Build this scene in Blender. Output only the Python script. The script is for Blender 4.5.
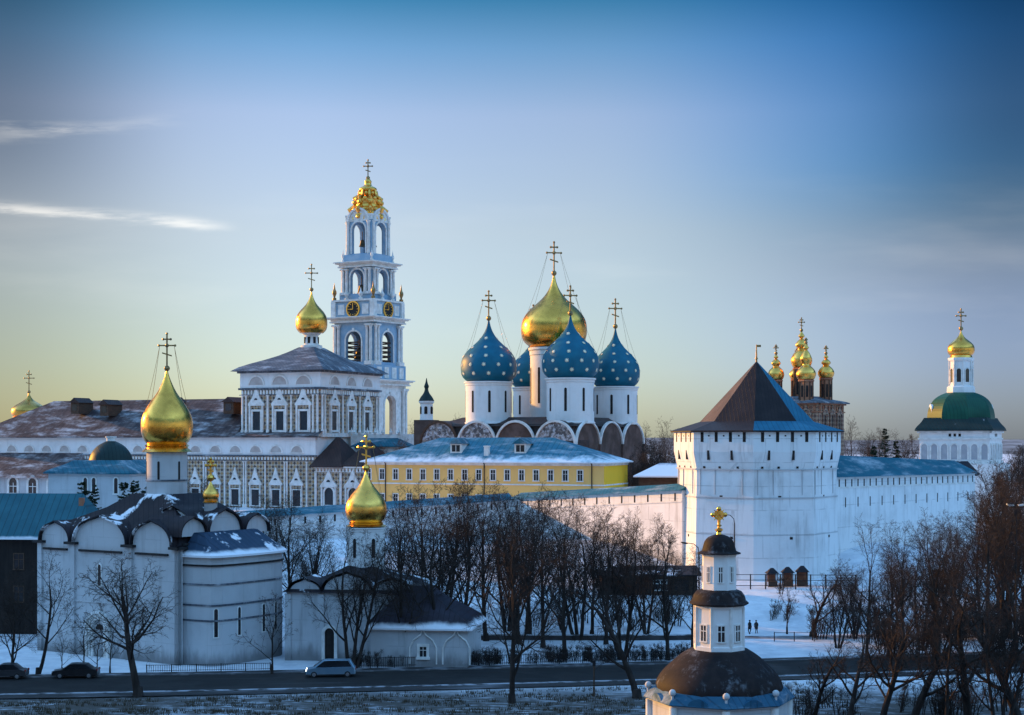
import bpy, math, random
from mathutils import Vector, Matrix, noise
R = math.radians
PI = math.pi
rnd = random.Random(7)
# ------------------------------------------------------------------ clear
for o in list(bpy.data.objects):
    bpy.data.objects.remove(o)
scene = bpy.context.scene
COL = scene.collection

# ------------------------------------------------------------------ camera
F, H, HY = 1550.0, 25.0, 440.0          # focal length in pixels, eye height, horizon row
def X(px, Y): return (px - 512.0) / F * Y
def Z(py, Y): return H - (py - HY) / F * Y
cam_d = bpy.data.cameras.new("camera")
cam = bpy.data.objects.new("camera", cam_d)
COL.objects.link(cam)
cam.location = (0, 0, H)
cam.rotation_euler = (R(90), 0, 0)
cam_d.sensor_width = 36.0
cam_d.lens = F / 1024 * 36
cam_d.shift_y = (HY - 357.5) / 1024
cam_d.clip_start = 0.5
cam_d.clip_end = 9000
scene.camera = cam

# ------------------------------------------------------------------ sky and sun
OVER = (3.4, 3.7, 3.5)                   # brightness of the open sky overhead
SUN_AZ, SUN_EL = 32.0, 11.0               # degrees behind the left-hand side / above the horizon
sdir = Vector((-math.cos(R(SUN_AZ)) * math.cos(R(SUN_EL)), math.sin(R(SUN_AZ)) * math.cos(R(SUN_EL)), math.sin(R(SUN_EL))))
world = bpy.data.worlds.new("World")
scene.world = world
world.use_nodes = True
wt = world.node_tree
for n in list(wt.nodes): wt.nodes.remove(n)
def wn(t, **k):
    n = wt.nodes.new(t)
    for a, b in k.items(): setattr(n, a, b)
    return n
def wmath(op, a, b=None, c=None, clamp=False):
    n = wn('ShaderNodeMath', operation=op, use_clamp=clamp)
    for i, q in enumerate((a, b, c)):
        if q is None: continue
        if isinstance(q, (int, float)): n.inputs[i].default_value = q
        else: wt.links.new(q, n.inputs[i])
    return n.outputs[0]
def wrange(v, a, b, c=0.0, d=1.0):
    n = wn('ShaderNodeMapRange', interpolation_type='SMOOTHSTEP')
    wt.links.new(v, n.inputs[0])
    for i, q in enumerate((a, b, c, d)): n.inputs[i + 1].default_value = q
    return n.outputs[0]
out = wn('ShaderNodeOutputWorld'); bg = wn('ShaderNodeBackground')
bg.inputs['Strength'].default_value = 0.103
sky = wn('ShaderNodeTexSky', sky_type='NISHITA', sun_disc=False)
sky.sun_elevation = R(SUN_EL); sky.sun_rotation = R(-(90 - SUN_AZ))
sky.altitude = 200; sky.air_density = 1.0; sky.dust_density = 0.6; sky.ozone_density = 3.0
tc = wn('ShaderNodeTexCoord'); sep = wn('ShaderNodeSeparateXYZ')
wt.links.new(tc.outputs['Generated'], sep.inputs[0])
ramp = wn('ShaderNodeValToRGB')            # the evening air: deep blue higher up, pale and greenish low down
cr = ramp.color_ramp
def rc(c): return (c[0] / 8, c[1] / 8, c[2] / 8, 1)
cr.elements[0].position = 0.0; cr.elements[0].color = rc((0.53, 0.61, 0.72))
cr.elements[1].position = 1.0; cr.elements[1].color = rc(OVER)
for p, c in ((0.045, (0.67, 0.665, 0.76)), (0.134, (0.95, 0.73, 0.68)), (0.205, (0.94, 0.74, 0.74)), (0.245, (0.48, 0.59, 0.66)), (0.275, (0.14, 0.385, 0.465)), (0.36, (0.25, 0.5, 0.62)), (0.5, OVER)):
    e = cr.elements.new(p); e.color = rc(c)
wt.links.new(sep.outputs['Z'], ramp.inputs[0])
mul = wn('ShaderNodeMix', data_type='RGBA', blend_type='MULTIPLY'); mul.inputs[0].default_value = 1.0
wt.links.new(sky.outputs[0], mul.inputs[6]); wt.links.new(ramp.outputs[0], mul.inputs[7])
# thin cirrus streaks low in the western sky
OV3 = wn('ShaderNodeVectorMath', operation='SCALE')
ysafe = wmath('MAXIMUM', sep.outputs['Y'], 0.05)
u = wmath('DIVIDE', sep.outputs['X'], ysafe); v = wmath('DIVIDE', sep.outputs['Z'], ysafe)
cmb = wn('ShaderNodeCombineXYZ')
wt.links.new(wmath('MULTIPLY', u, 9.0), cmb.inputs[0]); wt.links.new(wmath('MULTIPLY', v, 70.0), cmb.inputs[1])
nz = wn('ShaderNodeTexNoise'); nz.inputs['Scale'].default_value = 1.0; nz.inputs['Detail'].default_value = 6; nz.inputs['Roughness'].default_value = 0.6
wt.links.new(cmb.outputs[0], nz.inputs['Vector'])
nwob = wmath('MULTIPLY', wmath('SUBTRACT', nz.outputs[0], 0.5), 0.016)
def streak(v0, slope, u0, w, ua, ub, amp):
    line = wmath('ADD', wmath('MULTIPLY', wmath('SUBTRACT', u, u0), slope), v0)
    d = wmath('SUBTRACT', wmath('ADD', v, nwob), line)
    g = wmath('DIVIDE', d, w)
    g = wmath('POWER', 2.718, wmath('MULTIPLY', wmath('MULTIPLY', g, g), -1.0))
    m = wmath('MULTIPLY', g, wrange(u, ub, ua))
    return wmath('MULTIPLY', wmath('MULTIPLY', m, amp), wrange(nz.outputs[0], 0.36, 0.60))
side = wmath('MULTIPLY', wrange(wmath('ABSOLUTE', wmath('ADD', u, 0.03)), 0.08, 0.36, 0.0, 0.55), wrange(sep.outputs['Y'], 0.3, 0.6))
wt.links.new(mul.outputs[2], OV3.inputs[0]); wt.links.new(wmath('MULTIPLY', wmath('SUBTRACT', 1.0, side), 8.0), OV3.inputs[3])
lowz = wrange(sep.outputs['Z'], 0.16, 0.03)
def tint(prev, col, f):
    m_ = wn('ShaderNodeMix', data_type='RGBA', blend_type='MULTIPLY'); wt.links.new(f, m_.inputs[0]); wt.links.new(prev, m_.inputs[6]); m_.inputs[7].default_value = (*col, 1)
    return m_.outputs[2]
skyc = tint(OV3.outputs[0], (1.40, 1.50, 2.2), wmath('MULTIPLY', lowz, wmath('MULTIPLY', wrange(u, 0.05, 0.34), wrange(sep.outputs['Y'], 0.3, 0.6))))
skyc = tint(skyc, (0.92, 0.93, 0.80), wmath('MULTIPLY', lowz, wmath('MULTIPLY', wrange(u, -0.08, -0.32), wrange(sep.outputs['Y'], 0.3, 0.6))))
high = wrange(sep.outputs['Z'], 0.10, 0.18)
skyc = tint(skyc, (0.48, 0.95, 1.36), wmath('MULTIPLY', high, wmath('MULTIPLY', wrange(u, 0.04, 0.28), wrange(sep.outputs['Y'], 0.3, 0.6))))
skyc = tint(skyc, (0.55, 0.58, 0.60), wmath('MULTIPLY', wrange(sep.outputs['Z'], 0.10, 0.20), wmath('MULTIPLY', wrange(wmath('ABSOLUTE', u), 0.20, 0.34), wrange(sep.outputs['Y'], 0.3, 0.6))))
cl = streak(0.1475, -0.08, -0.29, 0.0030, -0.21, -0.172, 0.40)
cl = wmath('ADD', cl, streak(0.201, -0.05, -0.29, 0.0034, -0.29, -0.24, 0.20))
cl = wmath('ADD', cl, streak(0.205, 0.10, -0.24, 0.004, -0.24, -0.20, 0.10))
cmb2 = wn('ShaderNodeCombineXYZ')
wt.links.new(wmath('MULTIPLY', u, 5.0), cmb2.inputs[0]); wt.links.new(wmath('MULTIPLY', v, 26.0), cmb2.inputs[1])
nz2 = wn('ShaderNodeTexNoise'); nz2.inputs['Scale'].default_value = 1.0; nz2.inputs['Detail'].default_value = 5
wt.links.new(cmb2.outputs[0], nz2.inputs['Vector'])
veil = wmath('MULTIPLY', wrange(nz2.outputs[0], 0.48, 0.75), wmath('MULTIPLY', wrange(v, 0.02, 0.09), wrange(v, 0.2, 0.12, 0.0, 0.06)))
cl = wmath('MINIMUM', wmath('ADD', cl, veil), 0.8)
front = wrange(sep.outputs['Y'], 0.1, 0.3)
cl = wmath('MULTIPLY', cl, front)
cmix = wn('ShaderNodeMix', data_type='RGBA')
wt.links.new(cl, cmix.inputs[0]); wt.links.new(skyc, cmix.inputs[6]); cmix.inputs[7].default_value = (6.0, 5.7, 5.2, 1)
wt.links.new(cmix.outputs[2], bg.inputs[0]); wt.links.new(bg.outputs[0], out.inputs[0])

sun_d = bpy.data.lights.new("sun", 'SUN'); sun_d.energy = 3.1; sun_d.angle = R(0.5); sun_d.color = (1.0, 0.47, 0.07)
sun = bpy.data.objects.new("sun", sun_d); COL.objects.link(sun)
sun.rotation_euler = (-sdir).to_track_quat('-Z', 'Y').to_euler()
sun.location = sdir * 800
vs = scene.view_settings
scene.display_settings.display_device = 'sRGB'
vs.view_transform = 'Standard'; vs.look = 'None'; vs.gamma = 1.0; vs.use_curve_mapping = False
vs.exposure = 1.25

# ------------------------------------------------------------------ materials
def nt(name):
    m = bpy.data.materials.new(name); m.use_nodes = True
    return m, m.node_tree, m.node_tree.nodes['Principled BSDF']
class G:
    """small node helper"""
    def __init__(s, t): s.t = t
    def n(s, ty, **k):
        q = s.t.nodes.new(ty)
        for a, b in k.items(): setattr(q, a, b)
        return q
    def link(s, a, b): s.t.links.new(a, b)
    def math(s, op, a, b=0.0, clamp=False):
        q = s.n('ShaderNodeMath', operation=op, use_clamp=clamp)
        for i, w in enumerate((a, b)):
            if isinstance(w, (int, float)): q.inputs[i].default_value = w
            else: s.link(w, q.inputs[i])
        return q.outputs[0]
    def rng(s, v, a, b, c=0.0, d=1.0):
        q = s.n('ShaderNodeMapRange', interpolation_type='SMOOTHSTEP')
        s.link(v, q.inputs[0])
        for i, w in enumerate((a, b, c, d)): q.inputs[i + 1].default_value = w
        return q.outputs[0]
    def noise(s, vec, scale, detail=4, rough=0.55):
        q = s.n('ShaderNodeTexNoise'); q.inputs['Scale'].default_value = scale
        q.inputs['Detail'].default_value = detail; q.inputs['Roughness'].default_value = rough
        if vec is not None: s.link(vec, q.inputs['Vector'])
        return q.outputs[0]
    def mix(s, f, a, b):
        q = s.n('ShaderNodeMix', data_type='RGBA')
        if isinstance(f, (int, float)): q.inputs[0].default_value = f
        else: s.link(f, q.inputs[0])
        for i, w in ((6, a), (7, b)):
            if isinstance(w, tuple): q.inputs[i].default_value = (*w, 1)
            else: s.link(w, q.inputs[i])
        return q.outputs[2]
    def bump(s, h, bs, strength=0.3, dist=0.1):
        q = s.n('ShaderNodeBump'); q.inputs['Strength'].default_value = strength; q.inputs['Distance'].default_value = dist
        s.link(h, q.inputs['Height']); s.link(q.outputs[0], bs.inputs['Normal'])
    def obj(s): return s.n('ShaderNodeTexCoord').outputs['Object']
    def xyz(s, v):
        q = s.n('ShaderNodeSeparateXYZ'); s.link(v, q.inputs[0]); return q.outputs
    def scl(s, v, sc):
        q = s.n('ShaderNodeMapping'); q.inputs['Scale'].default_value = sc; s.link(v, q.inputs[0]); return q.outputs[0]

def plain(name, c1, c2, scale=0.6, rough=0.7, metal=0.0, bump=0.0, lo=0.35, hi=0.7, stretch=(1, 1, 1), bscale=None):
    m, t, b = nt(name); g = G(t)
    o = g.scl(g.obj(), stretch)
    f = g.rng(g.noise(o, scale, 6), lo, hi)
    g.link(g.mix(f, c1, c2), b.inputs['Base Color'])
    b.inputs['Roughness'].default_value = rough; b.inputs['Metallic'].default_value = metal
    if rough >= 0.6: b.inputs['Specular IOR Level'].default_value = 0.2
    if bump: g.bump(g.noise(o, bscale or scale * 6, 5), b, bump, 0.08)
    return m
def plaster(name, c, dirt, joints=None, streak=0.5, damp_h=2.0):
    """limewashed masonry with rain streaks, blotches and faint courses"""
    m, t, b = nt(name); g = G(t)
    o = g.obj()
    f1 = g.rng(g.noise(o, 0.22, 6, 0.6), 0.42, 0.78)
    f2 = g.rng(g.noise(g.scl(o, (1.1, 1.1, 0.10)), 0.9, 5, 0.6), 0.5, 0.8)
    fac = g.math('MULTIPLY', g.math('ADD', g.math('MULTIPLY', f1, 0.5), g.math('MULTIPLY', f2, streak), True), 0.8, True)
    colr = g.mix(fac, c, dirt)
    zz_ = g.xyz(o)[2]
    damp = g.rng(g.math('SUBTRACT', zz_, g.math('MULTIPLY', g.noise(g.scl(o, (1, 1, .3)), 0.6, 5, .65), damp_h * 1.8)), 0.3, -damp_h * .8)
    colr = g.mix(g.math('MULTIPLY', damp, 0.8), colr, tuple(q * 0.5 for q in dirt))
    patch = g.rng(g.noise(o, 0.13, 8, .7), 0.56, 0.62, 0, .35)
    colr = g.mix(patch, colr, tuple(q * 0.82 for q in c))
    if joints:
        x, y, z = g.xyz(o)
        cb = g.n('ShaderNodeCombineXYZ'); g.link(g.math('ADD', x, y), cb.inputs[0]); g.link(z, cb.inputs[1])
        br = g.n('ShaderNodeTexBrick'); g.link(cb.outputs[0], br.inputs['Vector'])
        br.inputs['Scale'].default_value = 1.0; br.inputs['Brick Width'].default_value = joints[0]; br.inputs['Row Height'].default_value = joints[1]
        br.inputs['Mortar Size'].default_value = joints[2]; br.inputs['Mortar Smooth'].default_value = 0.4
        brk = g.rng(g.noise(o, 0.5, 3), 0.38, 0.6)
        colr = g.mix(g.math('MULTIPLY', g.math('MULTIPLY', br.outputs['Fac'], brk), joints[3]), colr, tuple(q * 0.45 for q in c))
    g.link(colr, b.inputs['Base Color'])
    b.inputs['Roughness'].default_value = 0.85
    g.bump(g.noise(o, 3.0, 5), b, 0.25, 0.05)
    return m
def roofing(name, c1, c2, seam=0.6, axis='xy', snow=None, rough=0.5, metal=0.0, snowpatch=0.0, spscale=0.3, frost=0.0):
    """sheet roofing with standing seams; snow = (z_low, z_high) lies thick near the eaves"""
    m, t, b = nt(name); g = G(t); o = g.obj(); x, y, z = g.xyz(o)
    f = g.rng(g.noise(o, 0.35, 6, 0.65), 0.35, 0.7)
    colr = g.mix(f, c1, c2)
    uu = {'x': x, 'y': y, 'xy': g.math('ADD', x, y)}[axis]
    fr = g.math('FRACT', g.math('DIVIDE', uu, seam))
    line = g.math('LESS_THAN', fr, 0.16)
    colr = g.mix(g.math('MULTIPLY', line, 0.55), colr, tuple(q * 0.45 for q in c1))
    n2 = g.noise(g.scl(o, (1, 1, 0.5)), spscale, 5, 0.6)
    rsock = None
    if snow:
        s = g.rng(g.math('ADD', z, g.math('MULTIPLY', g.math('SUBTRACT', n2, 0.5), (snow[1] - snow[0]) * 2.2)), snow[1], snow[0])
    else:
        s = g.math('MULTIPLY', n2, 0.0)
    if snowpatch:
        s = g.math('MAXIMUM', s, g.rng(n2, 1.0 - snowpatch, 1.06 - snowpatch))
    if frost:
        n4 = g.noise(g.scl(o, (0.5, 1.4, 1.4)), 0.28, 8, 0.72)
        s = g.math('MAXIMUM', s, g.math('MULTIPLY', g.rng(n4, 0.46, 0.74), frost))
    colr = g.mix(s, colr, (0.80, 0.82, 0.86))
    g.link(colr, b.inputs['Base Color'])
    g.link(g.mix(s, (rough,) * 3, (0.75,) * 3), b.inputs['Roughness'])
    b.inputs['Metallic'].default_value = metal; b.inputs['Specular IOR Level'].default_value = 0.18
    g.bump(g.math('ADD', g.math('MULTIPLY', line, 0.6), g.math('MULTIPLY', s, 1.5)), b, 0.5, 0.06)
    return m
def rusticated(name, light, tan, dark, size=1.5):
    """painted faceted stones: each diamond has light, tan and dark facets"""
    m, t, b = nt(name); g = G(t); o = g.obj(); x, y, z = g.xyz(o)
    uu = g.math('ADD', x, y)
    a = g.math('DIVIDE', g.math('ADD', uu, z), size); c = g.math('DIVIDE', g.math('SUBTRACT', uu, z), size)
    fa = g.math('FRACT', a); fc = g.math('FRACT', c)
    d1 = g.math('GREATER_THAN', fa, 0.5); d2 = g.math('GREATER_THAN', fc, 0.5)
    k = g.mix(d1, g.mix(d2, light, tan), g.mix(d2, dark, light))
    g.link(g.mix(g.rng(g.noise(o, 0.4, 5), 0.4, 0.75, 0, 0.4), k, dark), b.inputs['Base Color'])
    b.inputs['Roughness'].default_value = 0.85
    return m
def gold(name, base=(0.84, 0.43, 0.08), rough=0.24, panels=True):
    m, t, b = nt(name); g = G(t); o = g.obj()
    f = g.rng(g.noise(o, 0.8, 5, 0.6), 0.4, 0.75)
    g.link(g.mix(f, base, tuple(q * 0.72 for q in base)), b.inputs['Base Color'])
    b.inputs['Metallic'].default_value = 1.0
    g.link(g.rng(g.noise(o, 1.7, 4), 0.3, 0.7, rough * 0.75, rough * 1.35), b.inputs['Roughness'])
    x, y, z = g.xyz(o)
    fr = g.math('LESS_THAN', g.math('FRACT', g.math('MULTIPLY', z, 0.9)), 0.05)
    g.bump(g.math('SUBTRACT', g.noise(o, 1.1, 3), g.math('MULTIPLY', fr, 0.22)), b, 0.14, 0.15)
    return m
M = {}
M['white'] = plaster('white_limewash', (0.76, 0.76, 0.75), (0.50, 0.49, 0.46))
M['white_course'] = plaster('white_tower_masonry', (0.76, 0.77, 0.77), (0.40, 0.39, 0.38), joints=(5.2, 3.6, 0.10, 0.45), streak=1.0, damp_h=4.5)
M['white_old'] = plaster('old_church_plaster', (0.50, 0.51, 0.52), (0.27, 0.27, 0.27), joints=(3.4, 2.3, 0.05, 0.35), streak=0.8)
M['trim'] = plain('white_trim', (0.78, 0.77, 0.74), (0.60, 0.58, 0.54), 0.8, 0.8)
M['blue_wall'] = plain('pale_blue_plaster', (0.22, 0.37, 0.51), (0.34, 0.46, 0.56), 0.5, 0.8)
M['yellow'] = plaster('ochre_yellow_plaster', (0.86, 0.50, 0.15), (0.68, 0.41, 0.14), streak=0.4)
M['yellow_bright'] = plaster('bright_yellow_plaster', (0.90, 0.52, 0.02), (0.78, 0.45, 0.02), streak=0.2)  # end wall gets a stronger yellow than the long front
M['dark_plaster'] = plain('dark_brown_boards', (0.016, 0.012, 0.011), (0.028, 0.021, 0.018), 0.7, 0.8, stretch=(3, 3, 0.3))
M['brick'] = plain('red_brown_brick', (0.30, 0.12, 0.075), (0.38, 0.19, 0.11), 0.7, 0.85)
M['checker_brick'] = rusticated('checkered_brick', (0.34, 0.23, 0.16), (0.20, 0.10, 0.07), (0.12, 0.065, 0.05), 1.8)
M['rustic'] = rusticated('painted_faceted_stone', (0.46, 0.39, 0.30), (0.36, 0.22, 0.10), (0.09, 0.068, 0.06), 1.75)
M['gold'] = gold('gilded_copper')
M['gold_bright'] = gold('bright_gilding', (0.93, 0.51, 0.11), 0.28)
M['gold_dim'] = gold('weathered_gilding', (0.58, 0.33, 0.08), 0.3)
M['cross'] = plain('tarnished_gilt_iron', (0.36, 0.24, 0.09), (0.18, 0.12, 0.06), 2.0, 0.4, 0.7)
M['blue_dome'] = plain('blue_dome_sheet', (0.001, 0.10, 0.165), (0.003, 0.13, 0.205), 0.5, 0.5, 0.0, 0.1)
M['blue_dome'].node_tree.nodes['Principled BSDF'].inputs['Specular IOR Level'].default_value = 0.25
M['star'] = plain('gilt_star', (0.85, 0.78, 0.58), (0.80, 0.70, 0.46), 1.0, 0.5, 0.0)
M['teal_roof'] = roofing('teal_sheet_roof', (0.012, 0.10, 0.145), (0.02, 0.14, 0.19), 0.9, 'xy', rough=0.6, frost=0.45)
M['brown_roof'] = roofing('brown_sheet_roof', (0.040, 0.024, 0.022), (0.065, 0.040, 0.036), 0.8, 'xy', rough=0.6)
M['brown_roof_snow'] = roofing('brown_roof_with_snow', (0.018, 0.016, 0.021), (0.034, 0.026, 0.030), 0.8, 'xy', rough=0.7, snowpatch=0.44, spscale=0.33)
M['refectory_roof'] = roofing('weathered_refectory_roof', (0.042, 0.032, 0.036), (0.12, 0.085, 0.08), 1.3, 'x', rough=0.7, frost=0.55)
M['grey_blue_roof'] = roofing('grey_blue_roof', (0.07, 0.085, 0.11), (0.12, 0.125, 0.14), 0.9, 'xy', rough=0.6, frost=0.6)
M['green_roof'] = roofing('green_sheet_roof', (0.006, 0.066, 0.045), (0.012, 0.088, 0.055), 0.9, 'xy', rough=0.5)
M['dark_green_roof'] = roofing('dark_green_roof', (0.010, 0.028, 0.028), (0.018, 0.038, 0.036), 0.9, 'xy', rough=0.5, snowpatch=0.32)
M['pane'] = plain('dark_window_glass', (0.012, 0.014, 0.018), (0.03, 0.03, 0.034), 0.4, 0.18)
M['slit'] = plain('dark_opening', (0.02, 0.018, 0.018), (0.035, 0.03, 0.028), 1.0, 0.9)
M['bronze'] = plain('bell_bronze', (0.10, 0.07, 0.04), (0.06, 0.045, 0.03), 1.0, 0.45, 0.8)
M['iron'] = plain('black_iron', (0.016, 0.016, 0.018), (0.03, 0.028, 0.028), 2.0, 0.6)
M['bark'] = plain('winter_bark', (0.022, 0.017, 0.015), (0.048, 0.038, 0.033), 2.0, 0.95, bump=0.5, stretch=(1, 1, 0.3))
M['twig'] = plain('bare_twigs', (0.030, 0.021, 0.018), (0.056, 0.040, 0.032), 0.4, 0.9)
M['needle'] = plain('dark_conifer_needles', (0.014, 0.026, 0.014), (0.028, 0.042, 0.02), 0.8, 0.9)
M['wood'] = plain('weathered_timber', (0.065, 0.040, 0.028), (0.10, 0.06, 0.04), 1.0, 0.85, stretch=(1, 1, 4))
M['fresco'] = None

# ------------------------------------------------------------------ mesh builder
class MB:
    def __init__(s, mtx=None):
        s.v, s.f, s.mi, s.M, s.cur = [], [], [], mtx or Matrix.Identity(4), 0
    def add(s, verts, faces):
        b = len(s.v)
        mt = s.M
        s.v.extend([tuple(mt @ Vector(q)) for q in verts])
        s.f.extend([tuple(i + b for i in q) for q in faces]); s.mi.extend([s.cur] * len(faces))
        return s
    def box(s, x0, x1, y0, y1, z0, z1):
        return s.add([(x0, y0, z0), (x1, y0, z0), (x1, y1, z0), (x0, y1, z0), (x0, y0, z1), (x1, y0, z1), (x1, y1, z1), (x0, y1, z1)],
                     [(0, 3, 2, 1), (4, 5, 6, 7), (0, 1, 5, 4), (1, 2, 6, 5), (2, 3, 7, 6), (3, 0, 4, 7)])
    def cbox(s, c, sx, sy, sz):
        return s.box(c[0] - sx / 2, c[0] + sx / 2, c[1] - sy / 2, c[1] + sy / 2, c[2] - sz / 2, c[2] + sz / 2)
    def lathe(s, prof, n=32, c=(0, 0), a0=0.0, cap=True, sq=1.0):
        vs_, fs = [], []
        for r, z in prof:
            for i in range(n):
                a = a0 + 2 * PI * i / n
                vs_.append((c[0] + r * math.cos(a), c[1] + r * math.sin(a) * sq, z))
        for k in range(len(prof) - 1):
            for i in range(n):
                j = (i + 1) % n
                fs.append((k * n + i, k * n + j, (k + 1) * n + j, (k + 1) * n + i))
        if cap:
            fs.append(tuple(range(n - 1, -1, -1))); fs.append(tuple(range((len(prof) - 1) * n, len(prof) * n)))
        return s.add(vs_, fs)
    def poly(s, pts, y0, y1):
        n = len(pts)
        vs_ = [(x, y0, z) for x, z in pts] + [(x, y1, z) for x, z in pts]
        fs = [tuple(range(n)), tuple(range(2 * n - 1, n - 1, -1))] + [(i, i + n, (i + 1) % n + n, (i + 1) % n) for i in range(n)]
        return s.add(vs_, fs)
    def prism(s, pts, z0, z1, top=None):
        n = len(pts); tp = top or pts
        vs_ = [(x, y, z0) for x, y in pts] + [(x, y, z1) for x, y in tp]
        fs = [tuple(range(n - 1, -1, -1)), tuple(range(n, 2 * n))] + [(i, (i + 1) % n, (i + 1) % n + n, i + n) for i in range(n)]
        return s.add(vs_, fs)
    def ring(s, cx, cz, r0, r1, y0, y1, a0=0.0, a1=PI, n=14, sx=1.0):
        vs_, fs = [], []
        for i in range(n + 1):
            a = a0 + (a1 - a0) * i / n
            for r in (r0, r1):
                for y in (y0, y1):
                    vs_.append((cx + r * math.cos(a) * sx, y, cz + r * math.sin(a)))
        for i in range(n):
            b, d = i * 4, i * 4 + 4
            fs += [(b, d, d + 2, b + 2), (b + 1, b + 3, d + 3, d + 1), (b + 2, d + 2, d + 3, b + 3), (b, b + 1, d + 1, d)]
        e = n * 4
        fs += [(0, 2, 3, 1), (e, e + 1, e + 3, e + 2)]
        return s.add(vs_, fs)
    def halfdisc(s, cx, cz, r, y0, y1, n=16, sx=1.0):
        return s.poly([(cx + r * sx * math.cos(PI * i / n), cz + r * math.sin(PI * i / n)) for i in range(n + 1)], y0, y1)
    def archwall(s, x0, x1, z0, z1, cx, w, zb, zs, y0, y1, n=12):
        """wall panel with a round-headed opening of width w from zb, springing at zs"""
        r = w / 2
        s.box(x0, cx - r, y0, y1, z0, z1); s.box(cx + r, x1, y0, y1, z0, z1)
        if zb > z0 + 1e-4: s.box(cx - r, cx + r, y0, y1, z0, zb)
        for i in range(n):
            a, b = PI - PI * i / n, PI - PI * (i + 1) / n
            s.poly([(cx + r * math.cos(a), zs + r * math.sin(a)), (cx + r * math.cos(b), zs + r * math.sin(b)), (cx + r * math.cos(b), z1), (cx + r * math.cos(a), z1)], y0, y1)
        return s
    def tube(s, pts, rad, n=6):
        vs_, fs = [], []
        m = len(pts)
        for k in range(m):
            p = Vector(pts[k])
            d = (Vector(pts[min(k + 1, m - 1)]) - Vector(pts[max(k - 1, 0)])).normalized()
            a = d.orthogonal().normalized() if k == 0 else (s._a - d * s._a.dot(d)).normalized()
            s._a = a; b = d.cross(a)
            r = rad[k] if isinstance(rad, (list, tuple)) else rad
            for i in range(n):
                q = 2 * PI * i / n
                vs_.append(tuple(p + (a * math.cos(q) + b * math.sin(q)) * r))
        for k in range(m - 1):
            for i in range(n):
                j = (i + 1) % n
                fs.append((k * n + i, k * n + j, (k + 1) * n + j, (k + 1) * n + i))
        fs.append(tuple(range(n - 1, -1, -1))); fs.append(tuple(range((m - 1) * n, m * n)))
        return s.add(vs_, fs)
    def ball(s, c, r, n=8):
        return s.lathe([(max(r * math.sin(PI * k / 6), 0.002), c[2] - r * math.cos(PI * k / 6)) for k in range(7)], n, (c[0], c[1]))
    def cyl(s, c, r, z0, z1, n=10, r1=None):
        return s.lathe([(r, z0), (r if r1 is None else r1, z1)], n, c)
    def build(s, name, mat, parent=None, smooth=False, recalc=True, angle=38):
        me = bpy.data.meshes.new(name)
        me.from_pydata(s.v, [], s.f)
        for q in (mat if isinstance(mat, (list, tuple)) else [mat]): me.materials.append(q)
        if any(s.mi): me.polygons.foreach_set('material_index', s.mi)
        if recalc:
            import bmesh
            bm = bmesh.new(); bm.from_mesh(me); bmesh.ops.recalc_face_normals(bm, faces=bm.faces); bm.to_mesh(me); bm.free()
        if smooth:
            me.shade_smooth(); me.set_sharp_from_angle(angle=R(angle))
        me.update()
        o = bpy.data.objects.new(name, me); COL.objects.link(o)
        if parent: o.parent = parent
        return o
def tag(o, label, cat, group=None):
    o['label'] = label; o['category'] = cat
    if group: o['group'] = group
    return o
def thing(name, label, cat, loc=(0, 0, 0), rz=0.0, group=None):
    o = bpy.data.objects.new(name, None); COL.objects.link(o)
    o.empty_display_size = 0.5
    o.location = loc; o.rotation_euler = (0, 0, rz)
    return tag(o, label, cat, group)
def struct(o, kind='structure'):
    o['kind'] = kind
    return o
def dup(root, loc, rz=0.0, scale=1.0, label=None, group=None):
    r = root.copy(); COL.objects.link(r); r.location = loc; r.rotation_euler = (0, 0, rz); r.scale = (scale,) * 3
    if label: r['label'] = label
    if group: r['group'] = group
    for ch in list(root.children):
        c = ch.copy(); COL.objects.link(c); c.parent = r
        for gch in list(ch.children):
            d = gch.copy(); COL.objects.link(d); d.parent = c
    return r
def fm(x, y, ang=0.0): return Matrix.Translation((x, y, 0)) @ Matrix.Rotation(ang, 4, 'Z')
def faces_of(x0, x1, y0, y1):
    return {'front': (fm(x0, y0, 0), x1 - x0), 'right': (fm(x1, y0, PI / 2), y1 - y0), 'left': (fm(x0, y1, -PI / 2), y1 - y0), 'back': (fm(x1, y1, PI), x1 - x0)}

# ------------------------------------------------------------------ architectural pieces
def smoothprof(pts, sub=3):
    o = []
    n = len(pts)
    for i in range(n - 1):
        p0, p1, p2, p3 = pts[max(i - 1, 0)], pts[i], pts[i + 1], pts[min(i + 2, n - 1)]
        for k in range(sub):
            t = k / sub
            o.append(tuple(0.5 * ((2 * p1[j]) + (-p0[j] + p2[j]) * t + (2 * p0[j] - 5 * p1[j] + 4 * p2[j] - p3[j]) * t * t + (-p0[j] + 3 * p1[j] - 3 * p2[j] + p3[j]) * t ** 3) for j in (0, 1)))
    o.append(pts[-1])
    return o
ONION = [(0.76, 0), (0.90, 0.065), (0.98, 0.15), (1.0, 0.24), (0.975, 0.33), (0.905, 0.41), (0.80, 0.48), (0.665, 0.555), (0.51, 0.63), (0.37, 0.70), (0.25, 0.78), (0.15, 0.86), (0.078, 0.93), (0.028, 1.0)]
FULL = [(0.73, 0), (0.91, 0.07), (0.98, 0.145), (1.0, 0.23), (0.978, 0.335), (0.895, 0.425), (0.735, 0.515), (0.53, 0.60), (0.345, 0.68), (0.21, 0.76), (0.118, 0.84), (0.06, 0.92), (0.025, 1.0)]
def onion_prof(rmax, h, z0, full=False):
    p = [(r * rmax, z0 + z * h) for r, z in (FULL if full else ONION)]
    return smoothprof(p)
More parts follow.
